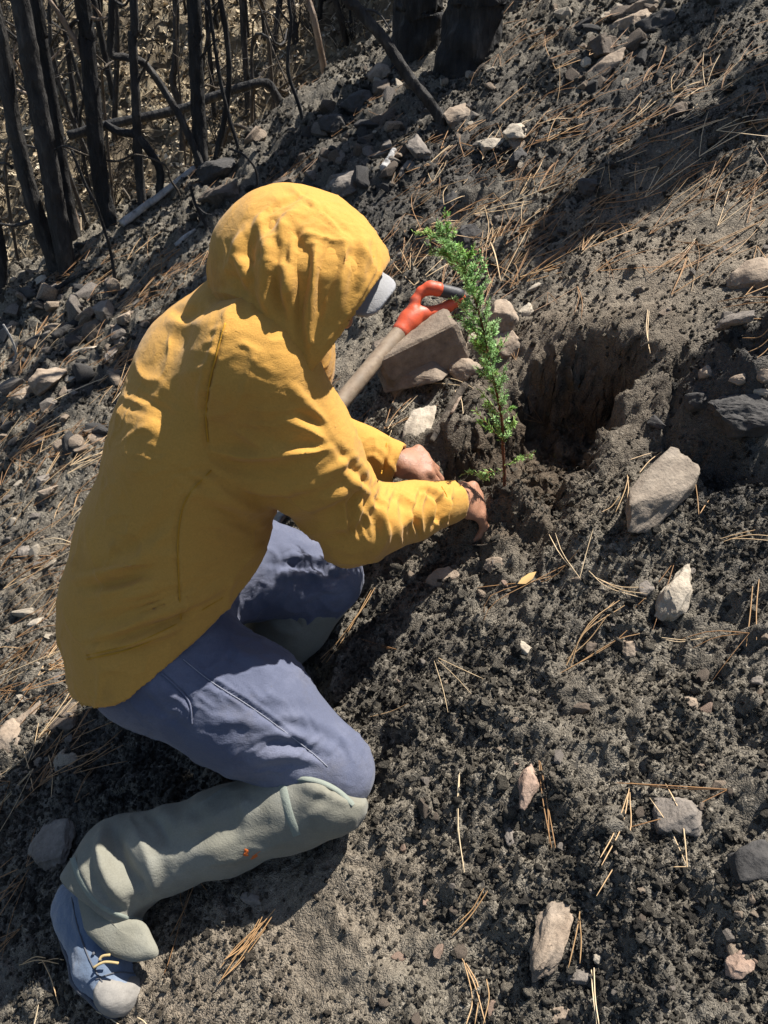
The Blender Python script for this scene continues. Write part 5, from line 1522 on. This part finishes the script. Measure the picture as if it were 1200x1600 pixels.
def build_hood():
    f = hood_field(.0034)
    a = np.array([598 - 485, 583 - 425.0]); nrm2 = np.array([a[1], a[0]]) / np.hypot(*a)       # pixel normal of the hood's edge
    nrm = nrm2[0] * RIGHT - nrm2[1] * UP + .22 * FWD
    x, y, z = f.grid()
    o = (np.maximum(f.f, -(hood_field(.0034, -.007).f))).astype(np.float32)
    f.f = o
    f.cut(P(596, 423, 1.23), nrm, .003)
    V, Fc = f.mesh(2)
    L = [([(470, 322), (445, 350), (425, 385), (415, 430), (420, 480)], 12, 10), ([(452, 350), (470, 380), (475, 430), (470, 500), (480, 560)], 10, -9), ([(497, 375), (488, 430), (480, 500), (483, 560)], 8, 9),
         ([(520, 380), (510, 430), (498, 500)], 9, -6), ([(535, 370), (540, 420), (525, 490)], 9, 6), ([(395, 345), (385, 390), (390, 425)], 9, -7), ([(410, 340), (412, 375), (420, 400)], 9, 6),
         ([(430, 330), (405, 345), (375, 380), (350, 430)], 8, 5), ([(365, 400), (385, 420), (380, 450)], 8, 6), ([(352, 430), (372, 440), (385, 470)], 8, -5), ([(440, 410), (450, 440), (445, 470)], 9, 9),
         ([(425, 430), (435, 470), (450, 520)], 9, -6), ([(400, 450), (425, 490), (455, 530)], 10, 5), ([(330, 455), (370, 462), (410, 490), (450, 540)], 6, 5), ([(560, 350), (570, 400), (560, 450)], 7, 4),
         ([(590, 385), (588, 430), (560, 478), (520, 530), (487, 572)], 3, -3), ([(480, 300), (455, 312), (430, 322), (400, 350)], 4, -3), ([(470, 318), (500, 330), (530, 350)], 4, -2)]
    L += wr(31, (350, 370, 360, 450), (560, 350, 540, 470), 13, 4, 2.0, 5) + wr(32, (380, 340, 400, 470), (570, 360, 520, 500), 9, 4, -2.2, 5)
    V = folds(V, Fc, L)
    V = crumple(V, Fc, 11, .004, 520, (1, 1, .6), .0); V = crumple(V, Fc, 26, .0018, 530)
    V = surface_noise(V, Fc, [((12, 12, 8), .005), ((36, 36, 20), .0014), ((90, 90, 60), .0005)], 420)
    return part('hood', V, Fc, M_HOOD, hoodie)
hood = build_hood()
hdv = world_verts(hood)
stitch([(584, 400), (575, 432), (548, 474), (508, 530), (484, 562)], 0, M_THREAD_Y, .0010, hood, 'hood_edge_seam', hdv)

def build_cap():
    f = Field(HEAD - .26, HEAD + .26, .0035)
    f.ell(HEAD + HUP * .006, (FACE, HSD, HUP), (.094, .080, .092), 0)
    f.cut(HEAD + HUP * .022, -HUP, 0)
    V, Fc = f.mesh(1)
    part('cap', V, Fc, M_CAP, person)
    # the brim, a curved plate
    c0 = P(550, 440, 1.235); tip = P(606, 467, 1.215)
    ax = tip - c0; L = np.linalg.norm(ax); ax /= L
    sd = HSD - ax * (HSD @ ax); sd /= np.linalg.norm(sd)
    sd = sd * math.cos(.55) + np.cross(ax, sd) * math.sin(.55)
    up = np.cross(ax, sd); up = up if up[2] > 0 else -up
    f = Field(np.minimum(c0, tip) - .13, np.maximum(c0, tip) + .13, .0025)
    x, y, z = f.grid()
    la = (x - c0[0]) * ax[0] + (y - c0[1]) * ax[1] + (z - c0[2]) * ax[2]
    ls = (x - c0[0]) * sd[0] + (y - c0[1]) * sd[1] + (z - c0[2]) * sd[2]
    lu = (x - c0[0]) * up[0] + (y - c0[1]) * up[1] + (z - c0[2]) * up[2] + 6.5 * ls ** 2
    r = (np.abs(la / L) ** 3.4 + np.abs(ls / .043) ** 3.4) ** (1 / 3.4)
    f.f = np.maximum(np.maximum((r - 1) * .06, np.abs(lu) - .0035), -la - .03).astype(np.float32)
    V, Fc = f.mesh(1)
    part('cap_brim', V, Fc, M_CAP, person)
build_cap()

def build_trousers():
    f = Field((-.66, .58, .0), (.10, 1.36, .62), .0040)
    f.ecap(PEL, P(255, 900, 1.45), LAT, .165, .135, .15, .12, .03)
    f.ell(R_HIP + np.array([.0, .03, -.03]), np.eye(3), (.125, .115, .12), .04)
    f.ell(L_HIP + np.array([.0, .0, -.03]), np.eye(3), (.125, .115, .115), .04)
    f.chain([R_HIP, P(385, 1105, 1.385), R_KN], [.118, .105, .072], .04)
    f.chain([L_HIP, L_HIP * .5 + L_KN * .5, L_KN], [.105, .092, .072], .04)
    f.chain([R_KN, P(470, 1255, 1.385), R_AN], [.070, .058, .045], .02)
    f.chain([L_KN, L_KN * .7 + L_AN * .3, L_AN], [.070, .06, .045], .02)
    f.ell(P(530, 1198, 1.365), np.eye(3), (.042, .055, .052), .02)
    V, Fc = f.mesh(3)
    L = [([(285, 1030), (330, 1065), (400, 1110), (480, 1170), (515, 1200)], 3.2, -3.2), ([(290, 1024), (335, 1058), (405, 1103), (485, 1163)], 3, 2)]
    L += [([(250, 1050), (275, 1075), (298, 1100), (300, 1130)], 4, -3), ([(262, 1085), (285, 1095), (298, 1118)], 3, 2.5), ([(405, 1190), (450, 1180), (500, 1192)], 9, 6), ([(390, 1170), (430, 1160), (470, 1165)], 8, -5), ([(420, 1150), (470, 1150), (520, 1175)], 9, 5),
          ([(330, 1130), (380, 1125), (430, 1140)], 11, 4), ([(440, 1120), (490, 1125), (545, 1160)], 10, 3), ([(500, 1140), (530, 1165), (545, 1200)], 8, -3), ([(200, 1085), (240, 1100), (290, 1140)], 10, -4), ([(350, 1010), (390, 1030), (430, 1060)], 12, 4)]
    L += [([(440, 850), (480, 885), (520, 930)], 8, 6), ([(420, 880), (470, 885), (530, 880)], 8, -5), ([(425, 905), (470, 895), (520, 905)], 7, 6), ([(470, 940), (500, 925), (540, 920)], 6, 5), ([(500, 895), (525, 900), (550, 890)], 5, -4), ([(450, 870), (490, 872), (525, 880)], 5, 3)]
    L += wr(41, (380, 1180, 450, 1140), (520, 1195, 560, 1150), 7, 4, 2.6, 5) + wr(42, (240, 1060, 330, 1140), (400, 1060, 470, 1120), 9, 4.5, 1.8, 5) + wr(43, (440, 1080, 500, 1180), (530, 1130, 565, 1200), 7, 4, 1.8, 4)
    L += wr(44, (430, 850, 440, 920), (540, 860, 540, 930), 9, 4, 3.0, 5) + wr(45, (430, 870, 500, 860), (450, 930, 540, 930), 6, 4, -2.6, 5)
    V = folds(V, Fc, L)
    V = crumple(V, Fc, 12, .003, 540, (1, 1, 1), -.05); V = crumple(V, Fc, 28, .0022, 550)
    V = surface_noise(V, Fc, [((10, 10, 10), .003), ((40, 40, 40), .0008), ((95, 95, 95), .0004)], 430)
    t = part('trousers', V, Fc, M_DENIM, person)
    return t
trousers = build_trousers()

tv = world_verts(trousers)
stitch([(286, 1030), (330, 1065), (400, 1110), (480, 1170), (512, 1198)], 0, M_THREAD, .0008, trousers, 'stitching', tv)
stitch([(252, 1052), (275, 1072), (296, 1098), (300, 1132)], 0, M_DENIM, .0016, trousers, 'pocket_edge', tv)
hv = world_verts(hoodie)
stitch([(352, 505), (339, 550), (327, 600), (322, 650), (325, 690)], 0, M_THREAD_Y, .0013, hoodie, 'shoulder_seam', hv)
stitch([(136, 1030), (210, 1012), (290, 975), (350, 940)], 0, M_THREAD_Y, .0012, hoodie, 'hem_stitching', hv)
stitch([(135, 1024), (208, 1006), (288, 969), (348, 934)], 0, M_THREAD_Y, .0010, hoodie, 'hem_stitching', hv)
stitch([(330, 735), (292, 778), (279, 830), (279, 900), (284, 985)], 0, M_THREAD_Y, .0010, hoodie, 'side_seam', hv)
stitch([(690, 760), (699, 778), (698, 800), (690, 818)], 0, M_THREAD_Y, .0011, hoodie, 'cuff_seam', hv)
stitch([(604, 692), (601, 712), (596, 740)], 0, M_THREAD_Y, .0011, hoodie, 'cuff_seam', hv)

def build_gaiters():
    f = Field((-.64, .52, -.13), (.06, .86, .30), .0034)
    A = [P(517, 1243, 1.335), P(455, 1262, 1.365), P(350, 1298, 1.395), P(262, 1328, 1.41), P(190, 1352, 1.425), P(150, 1390, 1.43)]
    f.chain(A, [.066, .065, .067, .064, .074, .062], .03)
    f.chain([P(150, 1390, 1.43), P(175, 1420, 1.40)], [.060, .050], .02)
    nrm = (np.array([.62, .0, 0]) @ np.array([1, 0, 0])) * RIGHT + .50 * UP
    f.cut(P(510, 1222, 1.32), .42 * RIGHT + .90 * UP, .004)      # slanting upper edge at the knee
    f.cut(P(577, 1262, 1.335), .93 * RIGHT + .30 * UP, .006)
    f.cut(P(172, 1440, 1.36), -.45 * RIGHT - .72 * UP - .25 * FWD, .004)
    inn = Field(f.lo, f.lo + f.h * (f.n - 1), f.h); inn.f = f.f + .005
    V, Fc = f.mesh(2)
    L = [([(175, 1288), (182, 1325), (200, 1365), (225, 1390)], 13, -17), ([(160, 1300), (158, 1340), (175, 1385), (205, 1425)], 11, 9), ([(200, 1285), (225, 1320), (238, 1360), (240, 1395)], 10, 8),
         ([(250, 1275), (300, 1290), (350, 1270)], 14, 4), ([(240, 1300), (290, 1318), (360, 1300), (430, 1290)], 18, -4), ([(290, 1330), (350, 1325), (430, 1305)], 18, 4), ([(225, 1270), (250, 1290), (262, 1330)], 10, -7),
         ([(372, 1240), (385, 1275), (378, 1320)], 12, 4), ([(330, 1350), (390, 1335), (450, 1315)], 9, 4), ([(470, 1230), (510, 1235), (550, 1255)], 10, 4), ([(480, 1270), (500, 1250), (520, 1235)], 9, -4),
         ([(120, 1345), (150, 1400), (200, 1435), (235, 1440)], 7, 4), ([(300, 1262), (320, 1290), (300, 1330)], 11, -4)]
    V = folds(V, Fc, L)
    V = crumple(V, Fc, 9, .0028, 560, (1, 1, 1), -.05); V = crumple(V, Fc, 20, .002, 570)
    V = surface_noise(V, Fc, [((10, 10, 10), .003), ((40, 40, 40), .0008)], 440)
    g = part('gaiter', V, Fc, M_CANVAS, person)
    gv = world_verts(g)
    def band(pts, w, name, mat=M_TAPE, lift=.0022):
        px, py, d = to_px(gv); rows = []
        pts = resample(pts, 36)
        tg = np.gradient(pts, axis=0); nn = np.stack([-tg[:, 1], tg[:, 0]], -1); nn /= np.linalg.norm(nn, axis=1, keepdims=True)
        for k, off in enumerate((-.5, -.25, .25, .5)):
            row = []
            for q in pts + nn * w * off:
                m = np.where((np.abs(px - q[0]) < 12) & (np.abs(py - q[1]) < 12))[0]
                if len(m):
                    dm = d[m].min(); mm = m[d[m] < dm + .02]; ww = np.exp(-((px[mm] - q[0]) ** 2 + (py[mm] - q[1]) ** 2) / 20) + 1e-9
                    dd = float((d[mm] * ww).sum() / ww.sum())
                else: dd = row_d
                row_d = dd
                row.append(P(q[0], q[1], dd - (lift if k in (1, 2) else .0002)))
            row = np.array(row)
            for _ in range(2): row[1:-1] = (row[:-2] + 2 * row[1:-1] + row[2:]) / 4
            rows.append(row)
        V2 = np.concatenate(rows); n = len(pts)
        F2 = np.array([[r * n + i, r * n + i + 1, (r + 1) * n + i + 1, (r + 1) * n + i] for r in range(3) for i in range(n - 1)])
        part(name, V2, F2, mat, g)
    band([(437, 1206), (444, 1240), (452, 1272), (464, 1306)], 13, 'binding_tape')
    band([(440, 1216), (478, 1217), (508, 1225), (532, 1239), (552, 1258)], 9, 'edge_tape', M_TAPE, .0035)
    band([(113, 1340), (125, 1375), (150, 1410), (185, 1430), (222, 1440)], 9, 'edge_tape')
    band([(381, 1334), (392, 1340), (408, 1331)], 6, 'orange_mark', M_ORANGE, .001)
    band([(383, 1335), (386, 1330), (382, 1328)], 5, 'orange_mark', M_ORANGE, .001)
    # the tongue that lies over the boot
    out = [(118, 1375), (150, 1412), (188, 1432), (222, 1440), (238, 1465), (247, 1492), (222, 1502), (188, 1498), (152, 1476), (127, 1438)]
    pl = np.array(out, float); c = pl.mean(0)
    rings = []
    for s, dz in ((.985, .006), (1.0, .0), (.985, -.004), (.7, -.008), (.35, -.010), (.01, -.011)):
        ring = []
        for q in resample(np.concatenate([pl, pl[:1]]), 41)[:-1]:
            q2 = c + (q - c) * s
            dep = 1.392 - .00042 * (q2[1] - 1440) * 1.0 - .00010 * (q2[0] - 180) + dz
            ring.append(P(q2[0], q2[1], dep - .026))
        rings.append(np.array(ring))
    V2 = np.concatenate(rings); n = 40
    F2 = np.array([[r * n + i, r * n + (i + 1) % n, (r + 1) * n + (i + 1) % n, (r + 1) * n + i] for r in range(len(rings) - 1) for i in range(n)])
    V2 = surface_noise(V2, F2, [((30, 30, 30), .003)], 3)
    part('boot_flap', V2, F2, M_CANVAS, g)
    # far leg
    f = Field((-.60, .92, -.05), (.06, 1.30, .36), .0045)
    d0, d1 = L_KN + np.array([-.02, -.0, -.03]), L_AN
    f.chain([d0, d0 * .6 + d1 * .4, d1], [.078, .072, .062], .03)
    ax = (L_KN - L_AN) / np.linalg.norm(L_KN - L_AN)
    f.cut(P(478, 950, 1.56), ax * .9 + np.array([0, 0, .55]) , .004)
    V, Fc = f.mesh(2)
    V = folds(V, Fc, [([(410, 960), (440, 985), (470, 990)], 10, 5), ([(455, 950), (462, 970), (475, 985)], 4, -3)])
    V = surface_noise(V, Fc, [((10, 10, 10), .004), ((45, 45, 45), .0008)], 450)
    part('gaiter', V, Fc, M_CANVAS, person)
build_gaiters()

def build_boots():
    def boot(heel, ball, toe, ankle, name):
        lo = np.minimum(np.minimum(heel, toe), np.minimum(ball, ankle)) - .09; hi = np.maximum(np.maximum(heel, toe), np.maximum(ball, ankle)) + .09
        ax = toe - heel; ax /= np.linalg.norm(ax)
        upv = ankle - (heel * .6 + ball * .4); upv -= ax * (upv @ ax); upv /= np.linalg.norm(upv); sd = np.cross(ax, upv)
        f = Field(lo, hi, .0032)
        f.ecap(heel, ball, sd, .040, .040, .052, .040, .01).ecap(ball, toe, sd, .052, .040, .044, .030, .02)
        f.cap(heel * .75 + ball * .25 + upv * .01, ankle, .043, .046, .03)
        f.cap(ball + upv * .012, ankle * .6 + ball * .4, .036, .040, .03)
        s = Field(lo, hi, .0032)
        s.ecap(heel, ball, sd, .044, .046, .057, .046, .01).ecap(ball, toe, sd, .057, .046, .050, .037, .02)
        s.cut(ball - upv * .018, upv, .006)
        f.cut(ball - upv * .036, -upv, .004)
        V, Fc = f.mesh(2); V = surface_noise(V, Fc, [((45, 45, 45), .0025), ((100, 100, 100), .001)], 460)
        u = part(name, V, Fc, M_SUEDE, person)
        s.cut(ball - upv * .046, -upv, .006)
        V, Fc = s.mesh(2); V = surface_noise(V, Fc, [((60, 60, 60), .002)], 461)
        part('sole', V, Fc, M_SOLE, u)
        t = Field(lo, hi, .0032)
        t.ecap(ball, toe, sd, .0555, .0435, .0475, .0335, .02)
        t.cut(ball + ax * .035 + upv * .02, -ax - upv * .5, .004); t.cut(ball + upv * .010, upv - ax * .4, .006)
        t.cut(ball - upv * .040, -upv, .004)
        V, Fc = t.mesh(2); V = surface_noise(V, Fc, [((60, 60, 60), .0018)], 462)
        part('toe_cap', V, Fc, M_RUBBER, u)
        return u
    u = boot(P(118, 1412, 1.475), P(165, 1508, 1.395), P(193, 1552, 1.358), P(160, 1395, 1.435), 'boot')
    b = np.array([-.30, 1.06, .05])
    for pts, nm in (([(112, 1402), (122, 1450), (140, 1500), (160, 1535)], 'panel_seam'), ([(150, 1530), (180, 1520), (212, 1522), (236, 1535)], 'panel_seam')):
        stitch(pts, 0, M_SOLE, .0012, u, nm, world_verts(u))
    for x, y in ((149, 1511), (157, 1500), (146, 1490)):
        V, Fc = ico(1); uv = world_verts(u); qx, qy, qd = to_px(uv); m_ = np.where((np.abs(qx - x) < 8) & (np.abs(qy - y) < 8))[0]
        if len(m_): part('eyelet', P(x, y, qd[m_].min()) + V * .003, Fc, M_SOLE, u)
    boot(L_AN + np.array([.0, .0, -.03]), b + np.array([-.03, -.05, -.03]), b + np.array([-.05, -.11, -.05]), L_AN + np.array([0, 0, .02]), 'boot')
    for pts in ([(146, 1512), (158, 1505), (168, 1503), (185, 1505)], [(155, 1500), (160, 1494), (172, 1492)]):
        V, Fc = tube(np.array([P(x, y, 1.325 + .0004 * (1512 - y)) for x, y in resample(pts, 12)]), .0022, 8)
        part('lace', V, Fc, M_LACE, u)
build_boots()
# ------------------------------------------------------------------ the seedling
def foliage_mat(name, a, b_, c_):
    m, nt, b = new_mat(name); n = N(nt); co = n.coord('Object')
    r = n('ShaderNodeObjectInfo').outputs['Random']
    c = n.ramp(n.math('ADD', n.math('MULTIPLY', r, .5), n.math('MULTIPLY', n.noise(co, 150, 3, .6), .5)), [(.25, a), (.5, b_), (.75, c_)])
    n.l(c, b.inputs['Base Color']); b.inputs['Roughness'].default_value = .5
    b.inputs['Subsurface Weight'].default_value = .0
    tr = nt.nodes.new('ShaderNodeBsdfTranslucent'); n.l(c, tr.inputs[0])
    mx = nt.nodes.new('ShaderNodeMixShader'); mx.inputs[0].default_value = .55
    out = next(q for q in nt.nodes if q.type == 'OUTPUT_MATERIAL')
    n.l(b.outputs[0], mx.inputs[1]); n.l(tr.outputs[0], mx.inputs[2]); n.l(mx.outputs[0], out.inputs[0])
    return m
M_LEAF = foliage_mat('seedling_foliage', (.30, .52, .20), (.42, .68, .29), (.56, .78, .40))
M_LEAF_Y = foliage_mat('seedling_young_foliage', (.25, .48, .12), (.38, .62, .18), (.50, .70, .26))
M_STEM = char_mat('seedling_stem', (.13, .045, .022), (.23, .085, .04), (.30, .14, .07), .1, 6)
def sprig(rng, L, dens=1.0):
    """a feathery shoot along +x with little awl-shaped leaves and side shoots"""
    Vs, Fs, k = [], [], 0
    stems = []
    def leafs(p0, p1, n, ll):
        nonlocal k
        ax = (p1 - p0) / np.linalg.norm(p1 - p0)
        for i in range(n):
            t = (i + rng.random()) / n; p = p0 + (p1 - p0) * t
            s = np.cross(ax, rng.normal(size=3)); s /= np.linalg.norm(s)
            d = ax * rng.uniform(.45, .9) + s * rng.uniform(.5, .9); d /= np.linalg.norm(d)
            w = np.cross(d, ax); w /= np.linalg.norm(w) + 1e-9
            l = ll * rng.uniform(.7, 1.15) * (1 - .35 * t); wd = .0008
            up = np.cross(d, w)
            Vs.append(np.array([p - w * wd, p + w * wd, p + d * l * .6 + up * wd * .9, p + d * l])); Fs.append(np.array([[0, 1, 2], [0, 2, 3], [1, 3, 2]]) + k); k += 4
    a = np.array([0, 0, 0.0]); b = np.array([L, 0, L * .12])
    leafs(a, b, int(26 * dens * L / .045), .0085)
    stems.append((a, b))
    for j in range(int(5 * L / .045)):
        t = rng.uniform(.1, .75); p = a + (b - a) * t; an = rng.uniform(0, 6.28)
        e = p + np.array([.75, .6 * math.cos(an), .6 * math.sin(an)]) * L * rng.uniform(.22, .42) * (1.15 - t)
        leafs(p, e, int(16 * dens), .0070); stems.append((p, e))
    V = np.concatenate(Vs); Fc = np.concatenate(Fs)
    return V, Fc, stems
def build_seedling():
    rng = np.random.default_rng(71)
    base = G(788, 768)
    pxs = [(788, 764), (788, 735), (786, 700), (785, 665), (780, 630), (770, 590), (762, 550), (755, 515), (746, 480), (735, 445), (722, 415), (707, 390), (692, 370)]
    d0 = (base - CAM) @ FWD; dep = np.linspace(d0, d0 - .30, len(pxs))
    st = np.array([P(x, y, d) for (x, y), d in zip(pxs, dep)])
    root = empty('tree_seedling', st[0], 'feathery green conifer seedling just planted in the dug hole', 'seedling')
    q = resample(np.concatenate([[st[0] - [0, 0, .05]], st]), 60)
    V, Fc = tube(q, np.linspace(.0034, .0010, 60), 8, .1, 300, 3)
    part('stem', V, Fc, M_STEM, root)
    lib = [sprig(rng, L) for L in (.026, .032, .038, .044, .050, .036)]
    meshes = [(mesh_np('branch', V, Fc, M_LEAF), mesh_np('branch', V, Fc, M_LEAF_Y)) for V, Fc, s in lib]
    twl = []
    for V, Fc, s in lib:
        V2, F2 = cat_meshes([tube(np.array([a, (a + b) / 2, b]), [.0007, .0006, .0004], 4, 0) for a, b in s]); twl.append(mesh_np('twig', V2, F2, M_STEM))
    def put(p, d, k, young, s):
        X = d / np.linalg.norm(d); Z = np.array([0, 0, 1.0]) - X * X[2]; Z = Z / (np.linalg.norm(Z) + 1e-6); Yv = np.cross(Z, X)
        a = rng.uniform(0, 6.28); Y2 = Yv * math.cos(a) + Z * math.sin(a); Z2 = np.cross(X, Y2)
        M = Matrix((np.stack([X, Y2, Z2], 1) * s).tolist()).to_4x4(); M.translation = Vector((p - root_loc(root)).tolist())
        o = obj('branch', meshes[k][1 if young else 0], root); o.matrix_local = M
        t = obj('twig', twl[k], o)
    n = len(q)
    for i in range(15, 60):
        f = i / 60.0
        m = (2 + (i % 2) if f > .38 else 2) if i < 57 else 4
        for j in range(m):
            if f < .32 and rng.random() < .35: continue
            ax = q[min(i + 1, n - 1)] - q[i - 1]; ax /= np.linalg.norm(ax)
            s_ = np.cross(ax, rng.normal(size=3)); s_ /= np.linalg.norm(s_)
            dr = ax * rng.uniform(.65, 1.2) + s_ * rng.uniform(.45, .95)
            sc = (1.1 if f < .9 else .9) * rng.uniform(.6, 1.45) * (1.05 if .4 < f < .85 else .9)
            put(q[i] + (rng.random() - .5) * .006 * ax, dr, rng.integers(6), rng.random() < .25, sc)
    for (x0, y0, x1, y1), k in (((786, 732, 738, 742), 4), ((789, 726, 826, 713), 4), ((782, 690, 752, 650), 3), ((784, 690, 800, 655), 2), ((778, 650, 752, 622), 4), ((783, 640, 802, 640), 2), ((785, 700, 792, 672), 2)):
        i = np.argmin(np.abs(to_px(q)[1] - y0)); d = (q[i] - CAM) @ FWD
        e = P(x1, y1, d - .02); put(q[i], e - q[i], k, True, 1.25 * np.linalg.norm(e - q[i]) / (.026, .032, .038, .044, .050, .036)[k])
    # bare roots trailing out of the broken bank
    return root
build_seedling()
def build_roots():
    for lab, pts, w in (('thin pale root sticking out of the bank beside the seedling stem', [(722, 704), (740, 712), (762, 706), (784, 712)], 2.2),
                        ('fine root dangling from the bank above the right hand', [(748, 718), (758, 724), (764, 740)], 1.4),
                        ('dry root lying along the soil edge below the hole', [(690, 858), (720, 850), (752, 852), (775, 846)], 3.0)):
        q = resample(np.array(pts, float), 16); g = ground_hit(q[:, 0], q[:, 1]); d = (g - CAM) @ FWD
        dl = np.linspace(d[0], min(d[-1], d[0] + .05), 16)
        V, Fc = tube(CAM + ray(q[:, 0], q[:, 1]) * (dl - .008)[:, None], np.linspace(1, .5, 16) * w / 2 / 1290 * dl.mean(), 6, .1, 200, 5)
        c = V.mean(0); o = obj('root', mesh_np('root', V - c, Fc, M_TWIG), None, c); tag(o, lab, 'root')
build_roots()

# ------------------------------------------------------------------ the shovel behind the arm
def plastic(name, col, dirt):
    m, nt, b = new_mat(name); n = N(nt); co = n.coord('Object')
    c = n.mix(n.ramp(n.noise(co, 38, 6, .65), [(.48, 0.0), (.70, .75)]), col, dirt)
    c = n.mix(n.ramp(n.noise(co, 17, 6, .7), [(.63, 0.0), (.67, .9)]), c, (.06, .035, .035))
    n.l(c, b.inputs['Base Color']); b.inputs['Roughness'].default_value = .5
    n.l(n.bump(n.noise(co, 140, 5, .6), .25, .002), b.inputs['Normal'])
    return m
M_RED = plastic('red_plastic', (.58, .085, .030), (.28, .09, .06))
M_BLACK = plastic('black_grip', (.035, .035, .042), (.10, .095, .09))
def wood_mat():
    m, nt, b = new_mat('worn_ash_wood'); n = N(nt); co = n.coord('Generated')
    ob = n.coord('Object')
    g = n.noise(n.mapping(ob, (60, 60, 60)), 1.0, 5, .6)
    c = n.ramp(g, [(.3, (.15, .105, .07)), (.6, (.25, .19, .13)), (.85, (.34, .27, .195))])
    c = n.mix(n.ramp(n.noise(ob, 15, 6, .7), [(.5, 0.0), (.72, .6)]), c, (.10, .085, .07))
    n.l(c, b.inputs['Base Color']); b.inputs['Roughness'].default_value = .7
    n.l(n.bump(g, .3, .002), b.inputs['Normal'])
    return m
M_WOOD = wood_mat()
def metal_mat():
    m, nt, b = new_mat('scratched_steel'); n = N(nt); co = n.coord('Object')
    c = n.ramp(n.noise(co, 30, 6, .7), [(.35, (.09, .075, .06)), (.6, (.30, .29, .28))])
    n.l(c, b.inputs['Base Color']); b.inputs['Metallic'].default_value = .7; b.inputs['Roughness'].default_value = .5
    return m
M_STEEL = metal_mat()
def build_shovel():
    nk = P(634, 508, 2.00); so = P(506, 660, 1.86)
    ax = (so - nk) / np.linalg.norm(so - nk)
    root = empty('shovel', G(470, 720), 'short wooden shovel with red D-shaped grip lying behind the kneeling person', 'shovel')
    q = resample(np.array([nk - ax * .02, (nk + so) / 2, so + ax * .05]), 24)
    V, Fc = tube(q, np.full(24, .0195), 18, .015, 40, 9)
    part('handle', V, Fc, M_WOOD, root)
    f = Field(P(690, 470, 2.02) - .17, P(690, 470, 2.02) + .17, .0028)
    n0 = P(641, 500, 2.005); a0 = P(649, 470, 2.0); a1 = P(672, 450, 2.0); b0 = P(676, 488, 2.02); b1 = P(719, 466, 2.03)
    f.cap(nk + ax * .02, n0, .0225, .024, .01).cap(n0, P(648, 492, 2.005), .024, .021, .02)
    f.chain([n0, P(646, 484, 2.0), a0, P(658, 456, 2.0), a1], [.020, .0135, .0120, .0120, .0140], .008)
    f.chain([n0, P(660, 490, 2.01), b0, P(704, 477, 2.03), b1], [.021, .018, .0140, .0135, .0140], .008)
    f.cap(a1, P(684, 452, 2.0), .0165, .0175, .01)
    V, Fc = f.mesh(2); part('grip_yoke', V, Fc, M_RED, root)
    g = Field(P(690, 470, 2.02) - .17, P(690, 470, 2.02) + .17, .0030)
    g.cap(P(683, 452, 2.0), P(716, 460, 2.025), .0165, .0160, .01)
    V, Fc = g.mesh(2); part('grip_bar', V, Fc, M_BLACK, root)
    V, Fc = tube(np.array([so - ax * .012, so + ax * .05, so + ax * .16]), np.array([.030, .031, .022]), 18, 0)
    part('socket', V, Fc, M_RED, root)
    # the blade, a dished plate run into the soil
    sd = np.cross(ax, np.array([.42 * -1, -.2, 1.0])); sd /= np.linalg.norm(sd); up = np.cross(sd, ax)
    if up[2] < 0: up = -up
    rows = []
    prof = [(.10, .02), (.13, .075), (.16, .095), (.22, .10), (.28, .095), (.33, .07), (.365, .035), (.38, .004)]
    for t, w in prof:
        rows.append([so + ax * t + sd * w * s - up * (.018 * (1 - s * s) * min(1, w / .08)) for s in np.linspace(-1, 1, 9)])
    top = np.array(rows).reshape(-1, 3); n = 9; m = len(prof)
    bot = top - up * .003
    Fq = np.array([[r * n + i, r * n + i + 1, (r + 1) * n + i + 1, (r + 1) * n + i] for r in range(m - 1) for i in range(n - 1)])
    V = np.concatenate([top, bot]); k = n * m
    rim = [r * n for r in range(m)] + [(m - 1) * n + i for i in range(1, n)] + [r * n + n - 1 for r in range(m - 2, -1, -1)] + [i for i in range(n - 2, 0, -1)]
    R = np.array([[rim[i], rim[(i + 1) % len(rim)], rim[(i + 1) % len(rim)] + k, rim[i] + k] for i in range(len(rim))])
    part('blade', V, np.concatenate([Fq, Fq[:, ::-1] + k, R]), M_STEEL, root)
build_shovel()
def build_stick():
    q = resample(np.array([(674, 690), (690, 660), (706, 632), (727, 602)], float), 20); g = ground_hit(q[:, 0], q[:, 1]); d = (g - CAM) @ FWD
    dl = np.polyval(np.polyfit(np.arange(20), d, 1), np.arange(20)) - .022
    V, Fc = tube(CAM + ray(q[:, 0], q[:, 1]) * dl[:, None], np.linspace(.006, .010, 20), 10, .12, 60, 4)
    c = V.mean(0); o = obj('charred_stick', mesh_np('charred_stick', V - c, Fc, M_TWIG), None, c); tag(o, 'half-charred brown stick between the left hand and the block-shaped rock', 'stick')
    q = np.array([(705, 655), (720, 625)], float); g = ground_hit(q[:, 0], q[:, 1])
    V, Fc = tube(resample(g + [0, 0, .012], 8), np.linspace(.004, .003, 8), 8, .1, 80, 6)
    c = V.mean(0); o = obj('twig', mesh_np('twig', V - c, Fc, M_BARE), None, c); tag(o, 'short pale twig lying beside the half-charred stick', 'twig')
build_stick()
